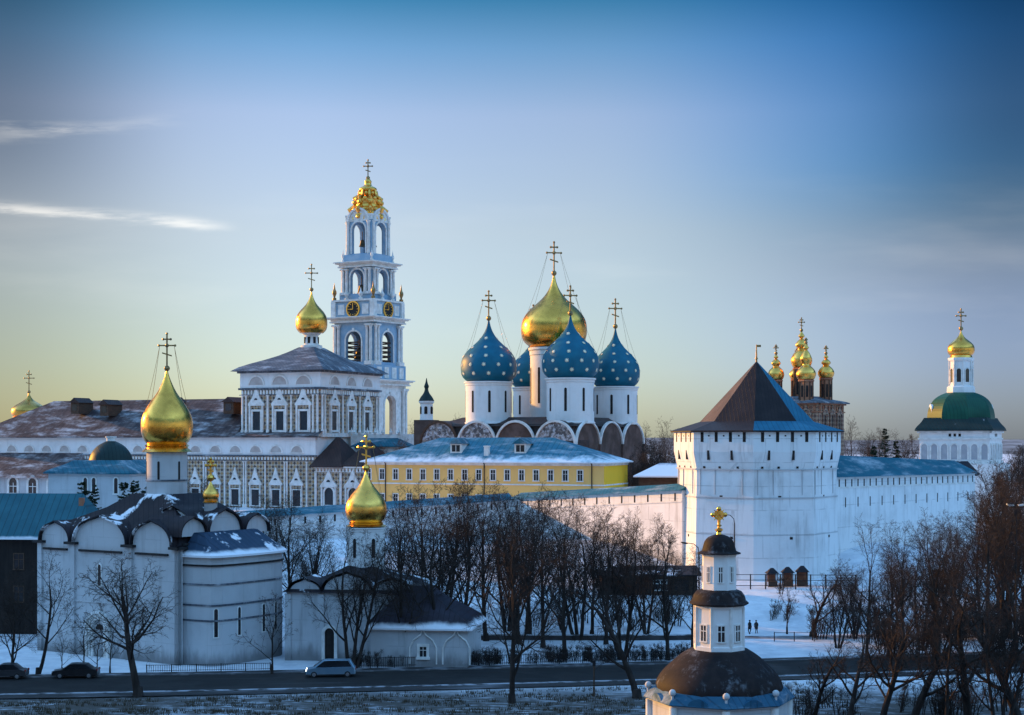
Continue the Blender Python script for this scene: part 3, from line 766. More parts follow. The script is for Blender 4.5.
def concave(x0, x1, y0, y1, z0, z1, mx_, my_, top):
    rings = []
    for t in (0, .12, .3, .5, .7, .85, 1.0):
        h = z0 + (z1 - z0) * (t ** 0.82 * (1 - .16 * math.sin(PI * t)))
        k = t * (1 - top)
        rings.append([(x0 + (mx_ - x0) * k, y0 + (my_ - y0) * k, h), (x1 + (mx_ - x1) * k, y0 + (my_ - y0) * k, h), (x1 + (mx_ - x1) * k, y1 + (my_ - y1) * k, h), (x0 + (mx_ - x0) * k, y1 + (my_ - y1) * k, h)])
    vs_ = [p for rr in rings for p in rr]; fs = [(a * 4 + i, a * 4 + (i + 1) % 4, a * 4 + 4 + (i + 1) % 4, a * 4 + 4 + i) for a in range(len(rings) - 1) for i in range(4)]
    fs += [(3, 2, 1, 0), tuple(len(vs_) - 4 + i for i in range(4))]
    return vs_, fs
r_.add(*concave(UX - 2.0, 2.0, -2.0, UY + 2.0, zr(370), 39.6, UX / 2, UY / 2, .16))
ro2 = r_.build('church_roof', M['grey_blue_roof'], rf)
cx, cy = UX / 2, UY / 2
d = MB(); d.lathe([(2.7, 39.0), (2.7, 40.1), (1.9, 40.3), (1.7, 42.6), (2.2, 42.9), (2.5, 43.4)], 16, (cx, cy)); dr = d.build('drum', M['trim'], rf, True)
for k in range(8):
    a = k * PI / 4 + .2
    mx = Matrix.Translation((cx, cy, 0)) @ Matrix.Rotation(a, 4, 'Z') @ Matrix.Translation((0, -1.82, 0))
    w = MB(mx); w.box(-.33, .33, -.05, .4, 40.6, 42.2); w.build('window', M['slit'], dr)
onion(rf, cx, cy, 43.2, 3.95, 10.6, M['gold'], 6.6, M['cross'], face=PHI + .1, chains=False, full=True)
# porch wing at the right with its own pointed roofs
pw = MB(); pw.box(0.2, 15, -2.6, 9, 0, zr(466.5)); pwo = pw.build('porch_wall', M['rustic'], rf)
for x in (4.2, 10.8):
    rect_window(pwo, fm(0, -2.6, 0), x, zr(504), 2.4, zr(492) - zr(504), .45, .3, arch=True, ped=3.3, bars=False)
e = MB(); e.box(0, 15.3, -2.9, 9.2, zr(467.6), zr(466)); e.box(.1, 15.2, -2.8, 9.1, zr(471.6), zr(471)); e.build('string_course', M['trim'], pwo)
e = MB()
for i in range(16): e.box(.5 + i * .92, .95 + i * .92, -2.8, -2.5, zr(471), zr(468)); 
e.build('dentil_course', M['trim'], pwo)
for x in (.6, 7.5, 14.6):
    c = MB(); c.lathe([(.42, 0), (.3, 1), (.34, 6), (.3, zr(472))], 8, (x, -2.85)); c.build('column', M['trim'], pwo, True)
r_ = MB(); hip_roof(r_, -.8, 8.2, -3.6, 9.6, zr(466), zr(437), 3.5, 4.4); hip_roof(r_, 7.4, 16.0, -3.0, 10, zr(465), zr(441), 4.2, 4.2); r_.build('porch_roof', M['brown_roof'], rf)
st = MB(); st.box(4, 17, 9.2, 15, 0, zr(446)); st.box(1.3, 15, 12, 20, 0, zr(434)); st_ = st.build('gallery_wall', M['trim'], rf)
st = MB(); hip_roof(st, 3.4, 17.6, 8.4, 15.6, zr(446), zr(438), 3, 3); st.build('gallery_roof', M['teal_roof'], rf)
for i in range(7):
    c = MB(); c.lathe([(.3, zr(434)), (.45, zr(432)), (.2, zr(430)), (.03, zr(427))], 8, (1.6 + i * 2.2, 12.0)); c.build('finial', M['trim'], st_, True)
# gallery along the far left of the hall
gw = MB(); gw.box(-L - 6, -68, -11, -2.1, 0, Z(477, 405) - 8.5); gwo = gw.build('gallery_wall', M['white_old'], rf)
for i in range(6):
    rect_window(gwo, fm(0, -11, 0), -72 - i * 6.4, 3.0, 2.6, 2.6, .6, .25, arch=True)
r_ = MB(); zg = Z(477, 405) - 8.5
r_.add([(-L - 7, -12, zg), (-67.4, -12, zg), (-70, -2.05, zg + 6.3), (-L - 7, -2.05, zg + 6.3), (-67.4, -2.05, zg), (-L - 7, -2.05, zg)], [(0, 1, 2, 3), (1, 4, 2), (0, 3, 5), (0, 5, 4, 1)])
r_.build('gallery_roof', M['refectory_roof'], rf)

# ------------------------------------------------------------------ gold-domed church behind the refectory at the far left
Y = 490
tc_ = thing('stone_church', 'small church behind the refectory, only its low weathered gold dome showing at the far left', 'church', (X(29, Y), Y, 9), R(-20))
def q_(py): return Z(py, 490) - 9
w = MB(); w.box(-7, 7, -7, 7, 0, q_(432)); w.build('wall', M['white'], tc_)
r_ = MB(); r_.prism([(-7.5, -7.5), (7.5, -7.5), (7.5, 7.5), (-7.5, 7.5)], q_(432), q_(426), [(-4, -4), (4, -4), (4, 4), (-4, 4)]); r_.build('roof', M['gold_dim'], tc_)
drum(tc_, 0, 0, 4.6, q_(427), q_(417), M['gold_dim'], 8, .5)
onion(tc_, 0, 0, q_(418), 5.4, q_(393) - q_(418), M['gold_dim'], 7.0, M['cross'], face=.35, chains=False, full=True)

# ------------------------------------------------------------------ small chapel with a dark green dome
Y = 262
gc = thing('domed_chapel', 'small white chapel with a dark green dome and snow on its skirt roof', 'chapel', (X(112, Y), Y, 7.5), R(-18))
def q_(py): return Z(py, 262) - 7.5
w = MB(); w.box(-8.4, 7.2, -6, 6, 0, q_(473)); wo = w.build('wall', M['white_old'], gc)
for x in (-1.2, 0.4, 4.6): rect_window(wo, fm(0, -6, 0), x, q_(492), .7, 2.2, .2, .12, arch=True, bars=False)
r_ = MB(); r_.box(-9, 7.8, -6.6, 6.6, q_(473.2), q_(472)); r_.add(*concave(-9, 7.8, -6.6, 6.6, q_(471.9), q_(460), -.4, 0, .55)); r_.build('skirt_roof', M['teal_roof'], gc)
d = MB(); d.lathe(smoothprof([(4.3, q_(468)), (3.7, q_(461)), (3.2, q_(453)), (2.3, q_(446.5)), (1.4, q_(443)), (.7, q_(441))]), 24, (-.2, 0)); d.build('dome', M['dark_green_roof'], gc, True)
d = MB(); d.lathe([(.75, q_(442)), (.75, q_(438)), (.95, q_(437.5)), (.95, q_(436.5))], 10, (-.2, 0)); d.build('lantern', M['trim'], gc, True)

# ------------------------------------------------------------------ cathedral with four blue domes and one gold
Y = 345
ca = thing('cathedral', 'big cathedral with four starred blue onion domes around a larger gold one on white drums', 'cathedral', (X(554, Y), Y, 8.5), R(-28))
def q_(py, Yd=345): return Z(py, Yd) - 8.5
body = plain('brown_shade_wall', (0.085, 0.055, 0.045), (0.15, 0.10, 0.085), 0.4, .9)  # shade on the white walls put into this brown; turret base shares it
ZS = q_(446, 335); ZT = q_(422.5, 335)
w = MB(); w.box(-25, 13, -16, 20, 0, ZS); wo = w.build('wall', body, ca)
m, t, b = nt('faded_fresco'); g = G(t); o_ = g.obj()
n1 = g.noise(g.scl(o_, (1.2, 1.2, 1.2)), 1.0, 6, .7); n2 = g.noise(o_, 1.6, 3)
g.link(g.mix(g.rng(n1, .44, .56), (.10, .09, .09), g.mix(g.rng(n2, .4, .6), (.50, .51, .54), (.30, .25, .22))), b.inputs['Base Color']); b.inputs['Roughness'].default_value = .9
FRES = m
FC = faces_of(-25, 13, -16, 20)
dark_vault = plain('dark_vault_sheet', (0.035, 0.026, 0.025), (0.07, 0.05, 0.045), .6, .6)
for side, n in (('front', 4), ('right', 3)):
    mx, ln = FC[side]; bw = ln / n
    for i in range(n):
        c = bw * (i + .5); r = bw / 2 - .25
        hgt = (ZT - ZS) / r
        k = MB(mx); k.poly([(c + r * math.cos(PI * j / 18), ZS + r * hgt * math.sin(PI * j / 18)) for j in range(19)], 0, .5)
        z_ = k.build('gable', FRES if (side, i) in (('front', 0), ('front', 1), ('front', 3)) else body, wo)
        k = MB(mx); k.M = mx @ Matrix.Scale(1, 4) ; 
        vs_ = []
        for j in range(19):
            a = PI * j / 18
            for rr in (r, r + .42):
                for y in (-.35, .25): vs_.append((c + rr * math.cos(a), y, ZS + rr * hgt * math.sin(a)))
        k.add(vs_, [f2 for j in range(18) for f2 in ((j * 4, j * 4 + 4, j * 4 + 6, j * 4 + 2), (j * 4 + 1, j * 4 + 3, j * 4 + 7, j * 4 + 5), (j * 4 + 2, j * 4 + 6, j * 4 + 7, j * 4 + 3), (j * 4, j * 4 + 1, j * 4 + 5, j * 4 + 4))])
        k.build('arch_rim', M['trim'] if (side, i) != ('front', 0) else M['wood'], z_)
        k = MB(mx)
        for (ya, yb, rr) in ((.28, 6.5, r + .4),):
            vs_ = []
            for j in range(19):
                a = PI * j / 18
                for y in (ya, yb): vs_.append((c + rr * math.cos(a), y, ZS + rr * hgt * math.sin(a)))
            k.add(vs_, [(j * 2, j * 2 + 1, j * 2 + 3, j * 2 + 2) for j in range(18)])
        k.build('vault_roof', dark_vault, wo)
    for i in range(n + 1):
        c = MB(mx); c.box(bw * i - .6, bw * i + .6, -.5, .2, 0, ZS + .4); c.build('pilaster', body, wo)
    for i in range(n):
        c = MB(mx); c.box(bw * (i + .5) - .5, bw * (i + .5) + .5, -.05, .3, ZS - 9, ZS - 4); c.build('window', M['slit'], wo)
r_ = MB(); r_.box(-24, 12, -15, 19, ZS, ZT - .4); r_.add(*concave(-24.5, 12.5, -15.5, 19.5, ZT - .8, ZT + 1.2, 0, 0, .7)); r_.build('roof', dark_vault, ca)
for (sx, sy, pt, pb, pr, pd_) in ((-1, -1, 380.5, 420, 23, (320, 28)), (1, -1, 377, 419, 23.8, (315, 28.5)), (1, 1, 385.5, 425, 22, (328, 24.5)), (-1, 1, 386, 424, 20, (334, 23.5))):
    x, y = {(1, -1): (8.4, -9.0), (1, 1): (8.2, 15.0)}.get((sx, sy), (10.7 * sx, 10.7 * sy))
    Yd = 345 + (-x * math.sin(R(28))) + y * math.cos(R(28))
    s = Yd / F
    zb, zt_ = ZT - 0.25, q_(pt, Yd)
    drum(ca, x, y, pr * s, zb, zt_ - .3, M['white'], 8, .55, (.27, .78), a0=.25 * sx)
    onion(ca, x, y, zt_ - .4, pd_[1] * s, q_(pd_[0], Yd) - zt_ + .4, M['blue_dome'], 29 * s, M['cross'], True, face=R(28) + .2, th=.26, full=True)
drum(ca, 0, 0, 5.3, ZT - 1, q_(348), M['white'], 10, .6, (.3, .75), a0=.1)
onion(ca, 0, 0, q_(347), 33 * 345 / F, q_(275) - q_(347), M['gold'], 33 * 345 / F, M['cross'], face=R(28) + .2, seg=56, th=.28, full=True)

# white lantern turret left of the cathedral
Y = 372
tu = thing('lantern_turret', 'slender white turret with a dark spire, left of the blue-domed cathedral', 'turret', (X(426.5, Y), Y, 8.5), R(-20))
def q_(py): return Z(py, 372) - 8.5
w = MB(); w.box(-2.3, 2.3, -2.3, 2.3, 0, q_(420)); w.build('base', body, tu)
w = MB(); w.lathe([(1.7, q_(420)), (1.55, q_(419)), (1.5, q_(404)), (1.85, q_(402.5)), (1.85, q_(401))], 12); wo = w.build('wall', M['white'], tu, True)
for k in range(6):
    mx = Matrix.Rotation(k * PI / 3 + .3, 4, 'Z') @ Matrix.Translation((0, -1.5, 0)); v_ = MB(mx); v_.box(-.38, .38, -.05, .3, q_(414), q_(408)); v_.halfdisc(0, q_(408), .38, -.05, .3, 8); v_.build('window', M['slit'], wo)
w = MB(); w.lathe(smoothprof([(1.9, q_(401)), (1.4, q_(397)), (.7, q_(393)), (.42, q_(389)), (.6, q_(386.5)), (.3, q_(383)), (.06, q_(378))]), 12); w.build('spire', M['dark_green_roof'], tu, True)

# ------------------------------------------------------------------ yellow building
Y = 298
yb = thing('yellow_building', 'long two-storey yellow building under a blue hipped roof with snow at the eaves', 'building', (X(604, Y), Y, 8.2), R(-20))
def q_(py, Yd=299): return Z(py, Yd) - 8.2
YL, YD = 50.4, 16.5
w = MB(); w.box(-YL, 0, 0, YD, 0, q_(463)); wo = w.build('wall', M['yellow'], yb)
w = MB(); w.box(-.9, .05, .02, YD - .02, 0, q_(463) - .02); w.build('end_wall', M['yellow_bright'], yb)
w = MB(); w.box(-YL - .3, .3, -.3, YD + .3, q_(464.3), q_(462.4)); w.box(-YL - .15, .15, -.15, YD + .15, q_(466), q_(464.3)); w.box(-YL - .12, .12, -.12, YD + .12, q_(486), q_(484.6)); w.build('cornice', M['trim'], wo)
for i in range(16):
    x = -4.8 - 3.0 * i
    rect_window(wo, fm(0, 0), x, q_(481), .95, 2.0, .2, .14)
    rect_window(wo, fm(0, 0), x, q_(481) - 5.0, .95, 2.0, .2, .14)
r_ = MB(); hip_roof(r_, -YL - 1, 1, -1, YD + 1, q_(462.2), q_(437.5, 307), 14, 14, .2)
m = roofing('blue_sheet_roof_with_snow', (0.02, 0.14, 0.20), (0.04, 0.18, 0.25), 1.1, 'x', snow=(q_(462), q_(454)), rough=.6, frost=.5, spscale=.5)
ro = r_.build('roof', m, yb)
for x in (-31.6, -17.9):
    y = 2.2; z = q_(462.2) + (y + 1) * .55
    d = MB(); d.box(x - 1.2, x + 1.2, y, y + 4, z - .4, z + 1.8); dd = d.build('dormer', M['trim'], ro)
    d = MB(); d.add([(x - 1.6, y - .4, z + 1.75), (x + 1.6, y - .4, z + 1.75), (x, y - .4, z + 2.9), (x - 1.6, y + 5, z + 1.75), (x + 1.6, y + 5, z + 1.75), (x, y + 5, z + 2.9)], [(0, 1, 2), (3, 5, 4), (0, 2, 5, 3), (1, 4, 5, 2), (0, 3, 4, 1)]); d.build('dormer_roof', M['teal_roof'], dd)
    for e_ in (-.85, .08): MB().box(x + e_, x + e_ + .77, y - .05, y + .1, z + .2, z + 1.5).build('pane', M['pane'], dd)
d = MB(); d.box(-25.2, -24.3, 1.2, 2.2, q_(462), q_(447)); d.box(-25.3, -24.2, 1.1, 2.3, q_(447), q_(445.8)); d.build('chimney', M['trim'], ro)
d = MB(); d.box(-21.5, -20.6, 9, 10, q_(445), q_(436)); d.build('chimney', M['brick'], ro)
for x in (-2.4, -24.6, -46): 
    d = MB(); d.tube([(x, -.9, q_(462)), (x, -.2, q_(465)), (x, -.2, 0)], .11, 6); d.build('drainpipe', M['iron'], wo)

# little snow-roofed gatehouse beside the great tower
Y = 272
gh = thing('gatehouse', 'low brown gatehouse with a snowy hipped roof between yellow building and great tower', 'gatehouse', (X(662, Y), Y, 8), R(-15))
def q_(py): return Z(py, 272) - 8
w = MB(); w.box(-3.6, 6, -3, 3, 0, q_(475.5)); wo = w.build('wall', M['wood'], gh)
r_ = MB(); hip_roof(r_, -4.4, 6.8, -3.9, 3.9, q_(475.4), q_(463), 4, 4, .25); r_.build('roof', roofing('snowed_roof', (0.05, .10, .16), (.07, .13, .2), .9, 'xy', snow=(q_(466), q_(461.5)), rough=.6), gh)

# ------------------------------------------------------------------ fortress walls
def fort_wall(label, a, b, za, zb, thick, roof_rise, slits, mat, base=1.0, rise_b=None, roofmat='teal_roof', group=None, lowslits=False):
    """a = left end seen from outside, b = right end; outer face towards the camera"""
    A, B = Vector(a), Vector(b); d = B - A; ln = d.length
    t_ = thing('fortress_wall', label, 'wall', (A.x, A.y, base), math.atan2(d.y, d.x), group)
    def zz_(x): return za + (zb - za) * x / ln - base
    w = MB(); n = 10
    for i in range(1):
        w.poly([(0, -6), (ln, -6), (ln, zz_(ln)), (0, zz_(0))], 0, thick)
    wo = w.build('wall', mat, t_)
    c = MB(); c.poly([(0, zz_(0) - 1.9), (ln, zz_(ln) - 1.9), (ln, zz_(ln) - 1.65), (0, zz_(0) - 1.65)], -.12, .1); c.build('string_course', M['trim'], wo)
    r_ = MB()
    r_.add([(-.2, -.8, zz_(0) - .05), (ln + .2, -.8, zz_(ln) - .05), (ln + .2, thick * .55, zz_(ln) + (rise_b or roof_rise)), (-.2, thick * .55, zz_(0) + roof_rise), (-.2, thick + .8, zz_(0) - .05), (ln + .2, thick + .8, zz_(ln) - .05)],
           [(0, 1, 2, 3), (3, 2, 5, 4), (0, 3, 4), (1, 5, 2), (0, 4, 5, 1)])
    r_.build('roof', M[roofmat], t_)
    for i in range(slits):
        x = ln * (i + .5) / slits
        MB().box(x - .17, x + .17, -.03, .4, zz_(x) - 1.75, zz_(x) - .45).build('loophole', M['slit'], wo)
        if lowslits and i % 2 == 0:
            MB().box(x - .14, x + .14, -.03, .4, zz_(x) - 5.0, zz_(x) - 3.4).build('loophole', M['slit'], wo)
    return t_
wx = X(680, 246)
corner = (X(512, 282), 282)
fort_wall('sunlit stretch of white fortress wall running back from the great tower', (corner[0], corner[1]), (wx, 243), Z(499, 282), Z(490, 243), 4, 1.1, 14, M['white_course'], 5)
fort_wall('shaded stretch of fortress wall under a blue roof behind the bare trees', (X(190, 262), 262), (corner[0], corner[1]), Z(522, 262), Z(499.5, 282), 4, 1.1, 22, M['white_course'], 4)
fort_wall('white fortress wall under a wide teal roof right of the great tower', (X(832, 247), 249), (X(975, 290), 290), Z(477, 249), Z(473, 290), 7.5, 3.7, 26, M['white_course'], 0, rise_b=2.3, lowslits=True)

# ------------------------------------------------------------------ the great octagonal tower
Y = 245
gt = thing('fortress_tower', 'huge white octagonal fortress tower with a brown tent roof, one flank lit by the sun', 'tower', (X(756.5, Y), Y, 0), 0)
def q_(py, Yd=234): return Z(py, Yd)
Rt = 81.5 * 245 / F
A0 = R(-11)
w = MB()
w.lathe([(Rt + .15, -1), (Rt - .25, 6), (Rt - .45, q_(492)), (Rt - .5, q_(473)), (Rt - .4, q_(468)), (Rt + .15, q_(452)), (Rt + .15, q_(431))], 8, a0=A0)
wo = w.build('wall', M['white_course'], gt)
c = MB()
for py, dr_ in ((469.5, .1), (448.5, .16), (535, .0), (498, .02)): c.lathe([(Rt + dr_ - .45, q_(py) - .1), (Rt + dr_ - .3, q_(py) - .09), (Rt + dr_ - .3, q_(py) + .09), (Rt + dr_ - .45, q_(py) + .1)], 8, a0=A0)
c.build('string_course', M['white_old'], wo)
ap = Rt * math.cos(PI / 8); fw = 2 * Rt * math.sin(PI / 8)
for k in range(4, 9):                                    # faces turned to the camera
    an = A0 + (k - .5 + .0) * PI / 4 + PI / 8 - PI / 8 + PI / 8
    an = A0 + k * PI / 4 + PI / 8
    mx = Matrix.Rotation(an + PI / 2, 4, 'Z') @ Matrix.Translation((0, -ap, 0))
    for x in (-3.4, -.9, 1.6, 4.0):
        loophole(wo, mx @ Matrix.Translation((0, -.14, 0)), x * .95 - .3, q_(442), q_(432.2), .5)
    for x in (-2.4, 0.1, 2.6): loophole(wo, mx @ Matrix.Translation((0, -.14, 0)), x, q_(436.5), q_(435), .26)
    for x in (-2.5, 1.4):
        loophole(wo, mx @ Matrix.Translation((0, -.16, 0)), x, q_(460), q_(450.5), .34)
    for x in (-3.4, -.8, 2.2): loophole(wo, mx @ Matrix.Translation((0, .30, 0)), x, q_(468.5), q_(466.5), .36)
    for x in (-.6,): loophole(wo, mx @ Matrix.Translation((0, .42, 0)), x, q_(498.5), q_(495.8), .5)
    loophole(wo, mx @ Matrix.Translation((0, .26, 0)), 1.2, q_(539.5), q_(537), .45)
    for x in (-4.1, -1.6, 3.0): 
        MB(mx).box(x - .035, x + .035, .30, .8, q_(495), q_(468.5)).build('lightning_rod', M['white_old'], wo)
r_ = MB(); r_.lathe([(Rt + .6, q_(431)), (Rt + .6, q_(430.2)), (Rt - 4.3, q_(420.6))], 8, a0=A0)
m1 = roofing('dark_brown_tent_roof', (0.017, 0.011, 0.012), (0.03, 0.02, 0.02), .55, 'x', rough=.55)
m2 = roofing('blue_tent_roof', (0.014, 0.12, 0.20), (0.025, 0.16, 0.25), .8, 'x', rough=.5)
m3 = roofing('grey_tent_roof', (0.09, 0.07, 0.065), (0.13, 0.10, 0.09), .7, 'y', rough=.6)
roof = MB()
apex = (0, 0, Z(361, 245))
def tent(k, mi):
    a, b = A0 + k * PI / 4, A0 + (k + 1) * PI / 4
    r0, r1, r2 = Rt + .7, Rt - 4.0, 0
    z0, z1 = q_(430.5), q_(420.8)
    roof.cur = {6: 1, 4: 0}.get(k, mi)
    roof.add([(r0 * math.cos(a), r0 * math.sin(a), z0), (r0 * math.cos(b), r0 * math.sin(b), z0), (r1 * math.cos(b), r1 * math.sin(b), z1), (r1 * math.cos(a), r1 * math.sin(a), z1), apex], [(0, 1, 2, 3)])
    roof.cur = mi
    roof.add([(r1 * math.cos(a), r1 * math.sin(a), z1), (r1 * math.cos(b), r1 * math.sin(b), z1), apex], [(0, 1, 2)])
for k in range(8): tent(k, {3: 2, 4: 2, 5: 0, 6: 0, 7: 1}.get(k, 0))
roof.cur = 0
roof.lathe([(Rt + .7, q_(432)), (Rt + .7, q_(430.55))], 8, a0=A0)
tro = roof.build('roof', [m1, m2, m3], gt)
s_ = MB(); s_.tube([(0, 0, apex[2] - .6), (0, 0, apex[2] + 2.6)], [.16, .07], 6); s_.ball((0, 0, apex[2] + .4), .22); s_.box(.05, .7, -.02, .02, apex[2] + 2.2, apex[2] + 2.55); s_.build('weathervane', M['cross'], tro)

# ------------------------------------------------------------------ brick gate church with five gilded cupolas
Y = 335
gk = thing('gate_church', 'red brick gate church with five tiered gold cupolas behind the great tower', 'church', (X(803, Y), Y, 8), R(-35))
def q_(py, Yd=335): return Z(py, Yd) - 8
w = MB(); w.box(-6.6, 6.6, -6.6, 6.6, 0, q_(404)); wo = w.build('wall', M['checker_brick'], gk)
for side in ('front', 'right'):
    mx, ln = faces_of(-6.6, 6.6, -6.6, 6.6)[side]
    e = MB(mx); e.box(-.4, ln + .4, -.4, .02, q_(405.5), q_(404)); e.box(-.2, ln + .2, -.25, .02, q_(413), q_(411.8))
    for i in range(9): e.box(i * 1.45 + .3, i * 1.45 + .9, -.2, .02, q_(411), q_(406.5))
    e.build('cornice', M['brick'], wo)
    for x in (2.8, 6.6, 10.4): rect_window(wo, mx, x, q_(430), 1.2, 2.6, .35, .2, arch=True, ped=1.6, fmat=M['checker_brick'])
r_ = MB(); r_.box(-7.6, 7.6, -7.6, 7.6, q_(404), q_(403)); r_.add(*concave(-7.6, 7.6, -7.6, 7.6, q_(402.9), q_(396.5), 0, 0, .35)); r_.build('roof', M['grey_blue_roof'], gk)
def cupola(x, y, r, zb, zd, z1, z2, z3, crossh):
    d = MB(); d.lathe([(r * 1.15, zb), (r * 1.15, zb + .4), (r, zb + .5), (r, zd - .5), (r * 1.2, zd - .3), (r * 1.2, zd)], 8, (x, y), a0=.2); do = d.build('drum', M['brick'], gk)
    for k in range(8):
        a = .2 + PI / 4 * k
        c = MB(); c.tube([(x + r * math.cos(a), y + r * math.sin(a), zb + .4), (x + r * math.cos(a), y + r * math.sin(a), zd - .4)], .16, 5); c.build('column', M['wood'], do)
        mx = Matrix.Translation((x, y, 0)) @ Matrix.Rotation(a + PI / 8 + PI / 2, 4, 'Z') @ Matrix.Translation((0, -r * math.cos(PI / 8), 0))
        c = MB(mx); c.box(-r * .16, r * .16, -.06, .2, zb + (zd - zb) * .25, zb + (zd - zb) * .75); c.build('window', M['slit'], do)
    R1 = r * 1.42; R2 = r * .82; R3 = r * .42
    pr = smoothprof([(r * 1.0, zd), (r * 1.22, zd + .1 * (z1 - zd)), (R1, zd + .42 * (z1 - zd)), (R1 * .8, zd + .75 * (z1 - zd)), (R1 * .42, z1), (R1 * .36, z1 + .1 * (z2 - z1)), (R2 * .75, z1 + .2 * (z2 - z1)), (R2, z1 + .45 * (z2 - z1)), (R2 * .72, z1 + .75 * (z2 - z1)), (R2 * .3, z2), (R3 * .5, z2 + .1 * (z3 - z2)), (R3, z2 + .35 * (z3 - z2)), (R3 * .5, z2 + .7 * (z3 - z2)), (.06, z3)])
    d = MB(); d.lathe(pr, 20, (x, y)); o = d.build('tiered_cupola', M['gold_bright'], gk, True)
    c = MB(); add_cross(c, x, y, z3 - .1, crossh, R(40), .17); c.build('cross', M['cross'], o)
for (px, ym, pr, yd, y1, y2, y3, yc) in ((776, 0, 5.8, 380, 367, 359, 354, 345), (826, 0, 5.8, 378, 366, 359, 354, 346), (806, -6, 7, 381, 367, 352, 345, 340), (801.5, 0, 7.5, 368, 350, 339, 331, 318), (797, 6, 5.5, 378, 367, 360, 355, 347)):
    Yd = 335 + ym
    wpx = X(px, Yd) - gk.location.x
    p = Matrix.Rotation(R(35), 4, 'Z') @ Vector((wpx, ym, 0))
    s = Yd / F
    cupola(p.x, p.y, pr * s, q_(402) - .3, q_(yd), q_(y1), q_(y2), q_(y3), (y3 - yc) * s + .1)

# ------------------------------------------------------------------ far right church tower with green dome
Y = 395
gd = thing('domed_gate_tower', 'white tower church with a green dome and gold onion cupola at the right end', 'church tower', (X(961, Y), Y, 0), R(-27))
def q_(py): return Z(py, 395)
w = MB(); w.box(-8.6, 8.6, -8.6, 8.6, -6, q_(431)); wo = w.build('wall', M['white'], gd)
w = MB(); w.box(-10.5, 10.5, -9.6, 10.5, -6, q_(463)); w.build('lower_wall', M['white'], gd)
FC = faces_of(-8.6, 8.6, -8.6, 8.6)
for side in ('front', 'right'):
    mx, ln = FC[side]
    for i in range(7):
        x = ln * (i + .5) / 7
        a = MB(mx); a.ring(x, q_(447), .75, 1.05, -.25, .02, n=10); a.box(x - 1.05, x - .75, -.22, .02, q_(459.5), q_(447)); a.box(x + .75, x + 1.05, -.22, .02, q_(459.5), q_(447)); ao = a.build('blind_arch', M['trim'], wo)
        a = MB(mx); a.box(x - .75, x + .75, -.04, .02, q_(459), q_(447)); a.halfdisc(x, q_(447), .75, -.04, .02, 10); a.build('niche', plain('grey_niche', (.36, .37, .40), (.46, .46, .48), .5, .9) if 'grey_niche' not in bpy.data.materials else bpy.data.materials['grey_niche'], ao)
    e = MB(mx); e.box(-.5, ln + .5, -.5, .02, q_(433), q_(431)); e.box(-.3, ln + .3, -.3, .02, q_(439.5), q_(438)); e.box(-.4, ln + .4, -.4, .02, q_(463), q_(460.5)); e.build('cornice', M['trim'], wo)
    for i in range(3): 
        a = MB(mx); a.box(ln * (.42 + .07 * i), ln * (.42 + .07 * i) + .6, -.05, .2, q_(436.6), q_(433.8)); a.build('loophole', M['slit'], wo)
r_ = MB(); r_.box(-9.6, 9.6, -9.6, 9.6, q_(431), q_(430)); r_.add(*concave(-9.6, 9.6, -9.6, 9.6, q_(429.9), q_(418), 0, 0, .80)); r_.build('skirt_roof', M['dark_green_roof'], gd)
d = MB(); d.lathe([(q * 1.0 * 395 / F, q_(p)) for q, p in smoothprof([(33.5, 422), (33, 414), (31, 406.5), (26.5, 399.5), (20, 395), (13.5, 392.5)])], 8, a0=PI / 8); do = d.build('dome', M['green_roof'], gd)
for k in (1, 3):
    mx = Matrix.Rotation(k * PI / 2 + R(27), 4, 'Z') @ Matrix.Translation((0, -7.3, 0))
    d = MB(mx); d.box(-1.0, 1.0, -.5, 3, q_(421), q_(409)); d.halfdisc(0, q_(409), 1.2, -.55, 3, 10); dd = d.build('dormer', M['trim'], do)
    d = MB(mx); d.box(-.5, .5, -.56, -.4, q_(417), q_(411)); d.build('pane', M['pane'], dd)
d = MB(); d.lathe([(3.6, q_(393.5)), (3.5, q_(387)), (2.9, q_(385.5)), (2.85, q_(362)), (3.3, q_(360)), (3.3, q_(358))], 8, a0=PI / 8); do = d.build('drum', M['white'], gd)
for k in range(8):
    mx = Matrix.Rotation(k * PI / 4, 4, 'Z') @ Matrix.Translation((0, -2.85 * math.cos(PI / 8), 0))
    a = MB(mx); a.box(-.55, .55, -.04, .3, q_(383.5), q_(371)); a.halfdisc(0, q_(371), .55, -.04, .3, 10); ao = a.build('window', M['pane'], do)
    a = MB(mx); a.ring(0, q_(371), .55, .8, -.2, .02, n=8); a.box(-.8, -.55, -.18, .02, q_(384), q_(371)); a.box(.55, .8, -.18, .02, q_(384), q_(371)); a.build('frame', M['trim'], ao)
    an = PI / 8 + k * PI / 4
    a = MB(); a.tube([(2.95 * math.cos(an), 2.95 * math.sin(an), q_(386)), (2.95 * math.cos(an), 2.95 * math.sin(an), q_(361))], .22, 6); a.build('column', M['trim'], do)
d = MB(); d.lathe([(2.9, q_(358.2)), (2.6, q_(355))], 16); d.build('collar', M['gold_bright'], gd, True)
onion(gd, 0, 0, q_(356), 13.2 * 395 / F, q_(330) - q_(356), M['gold'], 21 * 395 / F, M['cross'], face=.4, chains=False, th=.26, full=True)

# low house with a dark gabled roof behind the right wall
Y = 312
dh = thing('low_house', 'low house with a dark gabled roof peeping over the right fortress wall', 'house', (X(942, Y), Y, 0), R(-20))
w = MB(); w.box(-6, 6, -4, 4, -2, Z(474, 312)); w.build('wall', M['white_old'], dh)
r_ = MB(); hip_roof(r_, -7, 7, -5, 5, Z(474, 312), Z(461, 312), 2, 2, .25); r_.build('roof', M['brown_roof_snow'], dh)

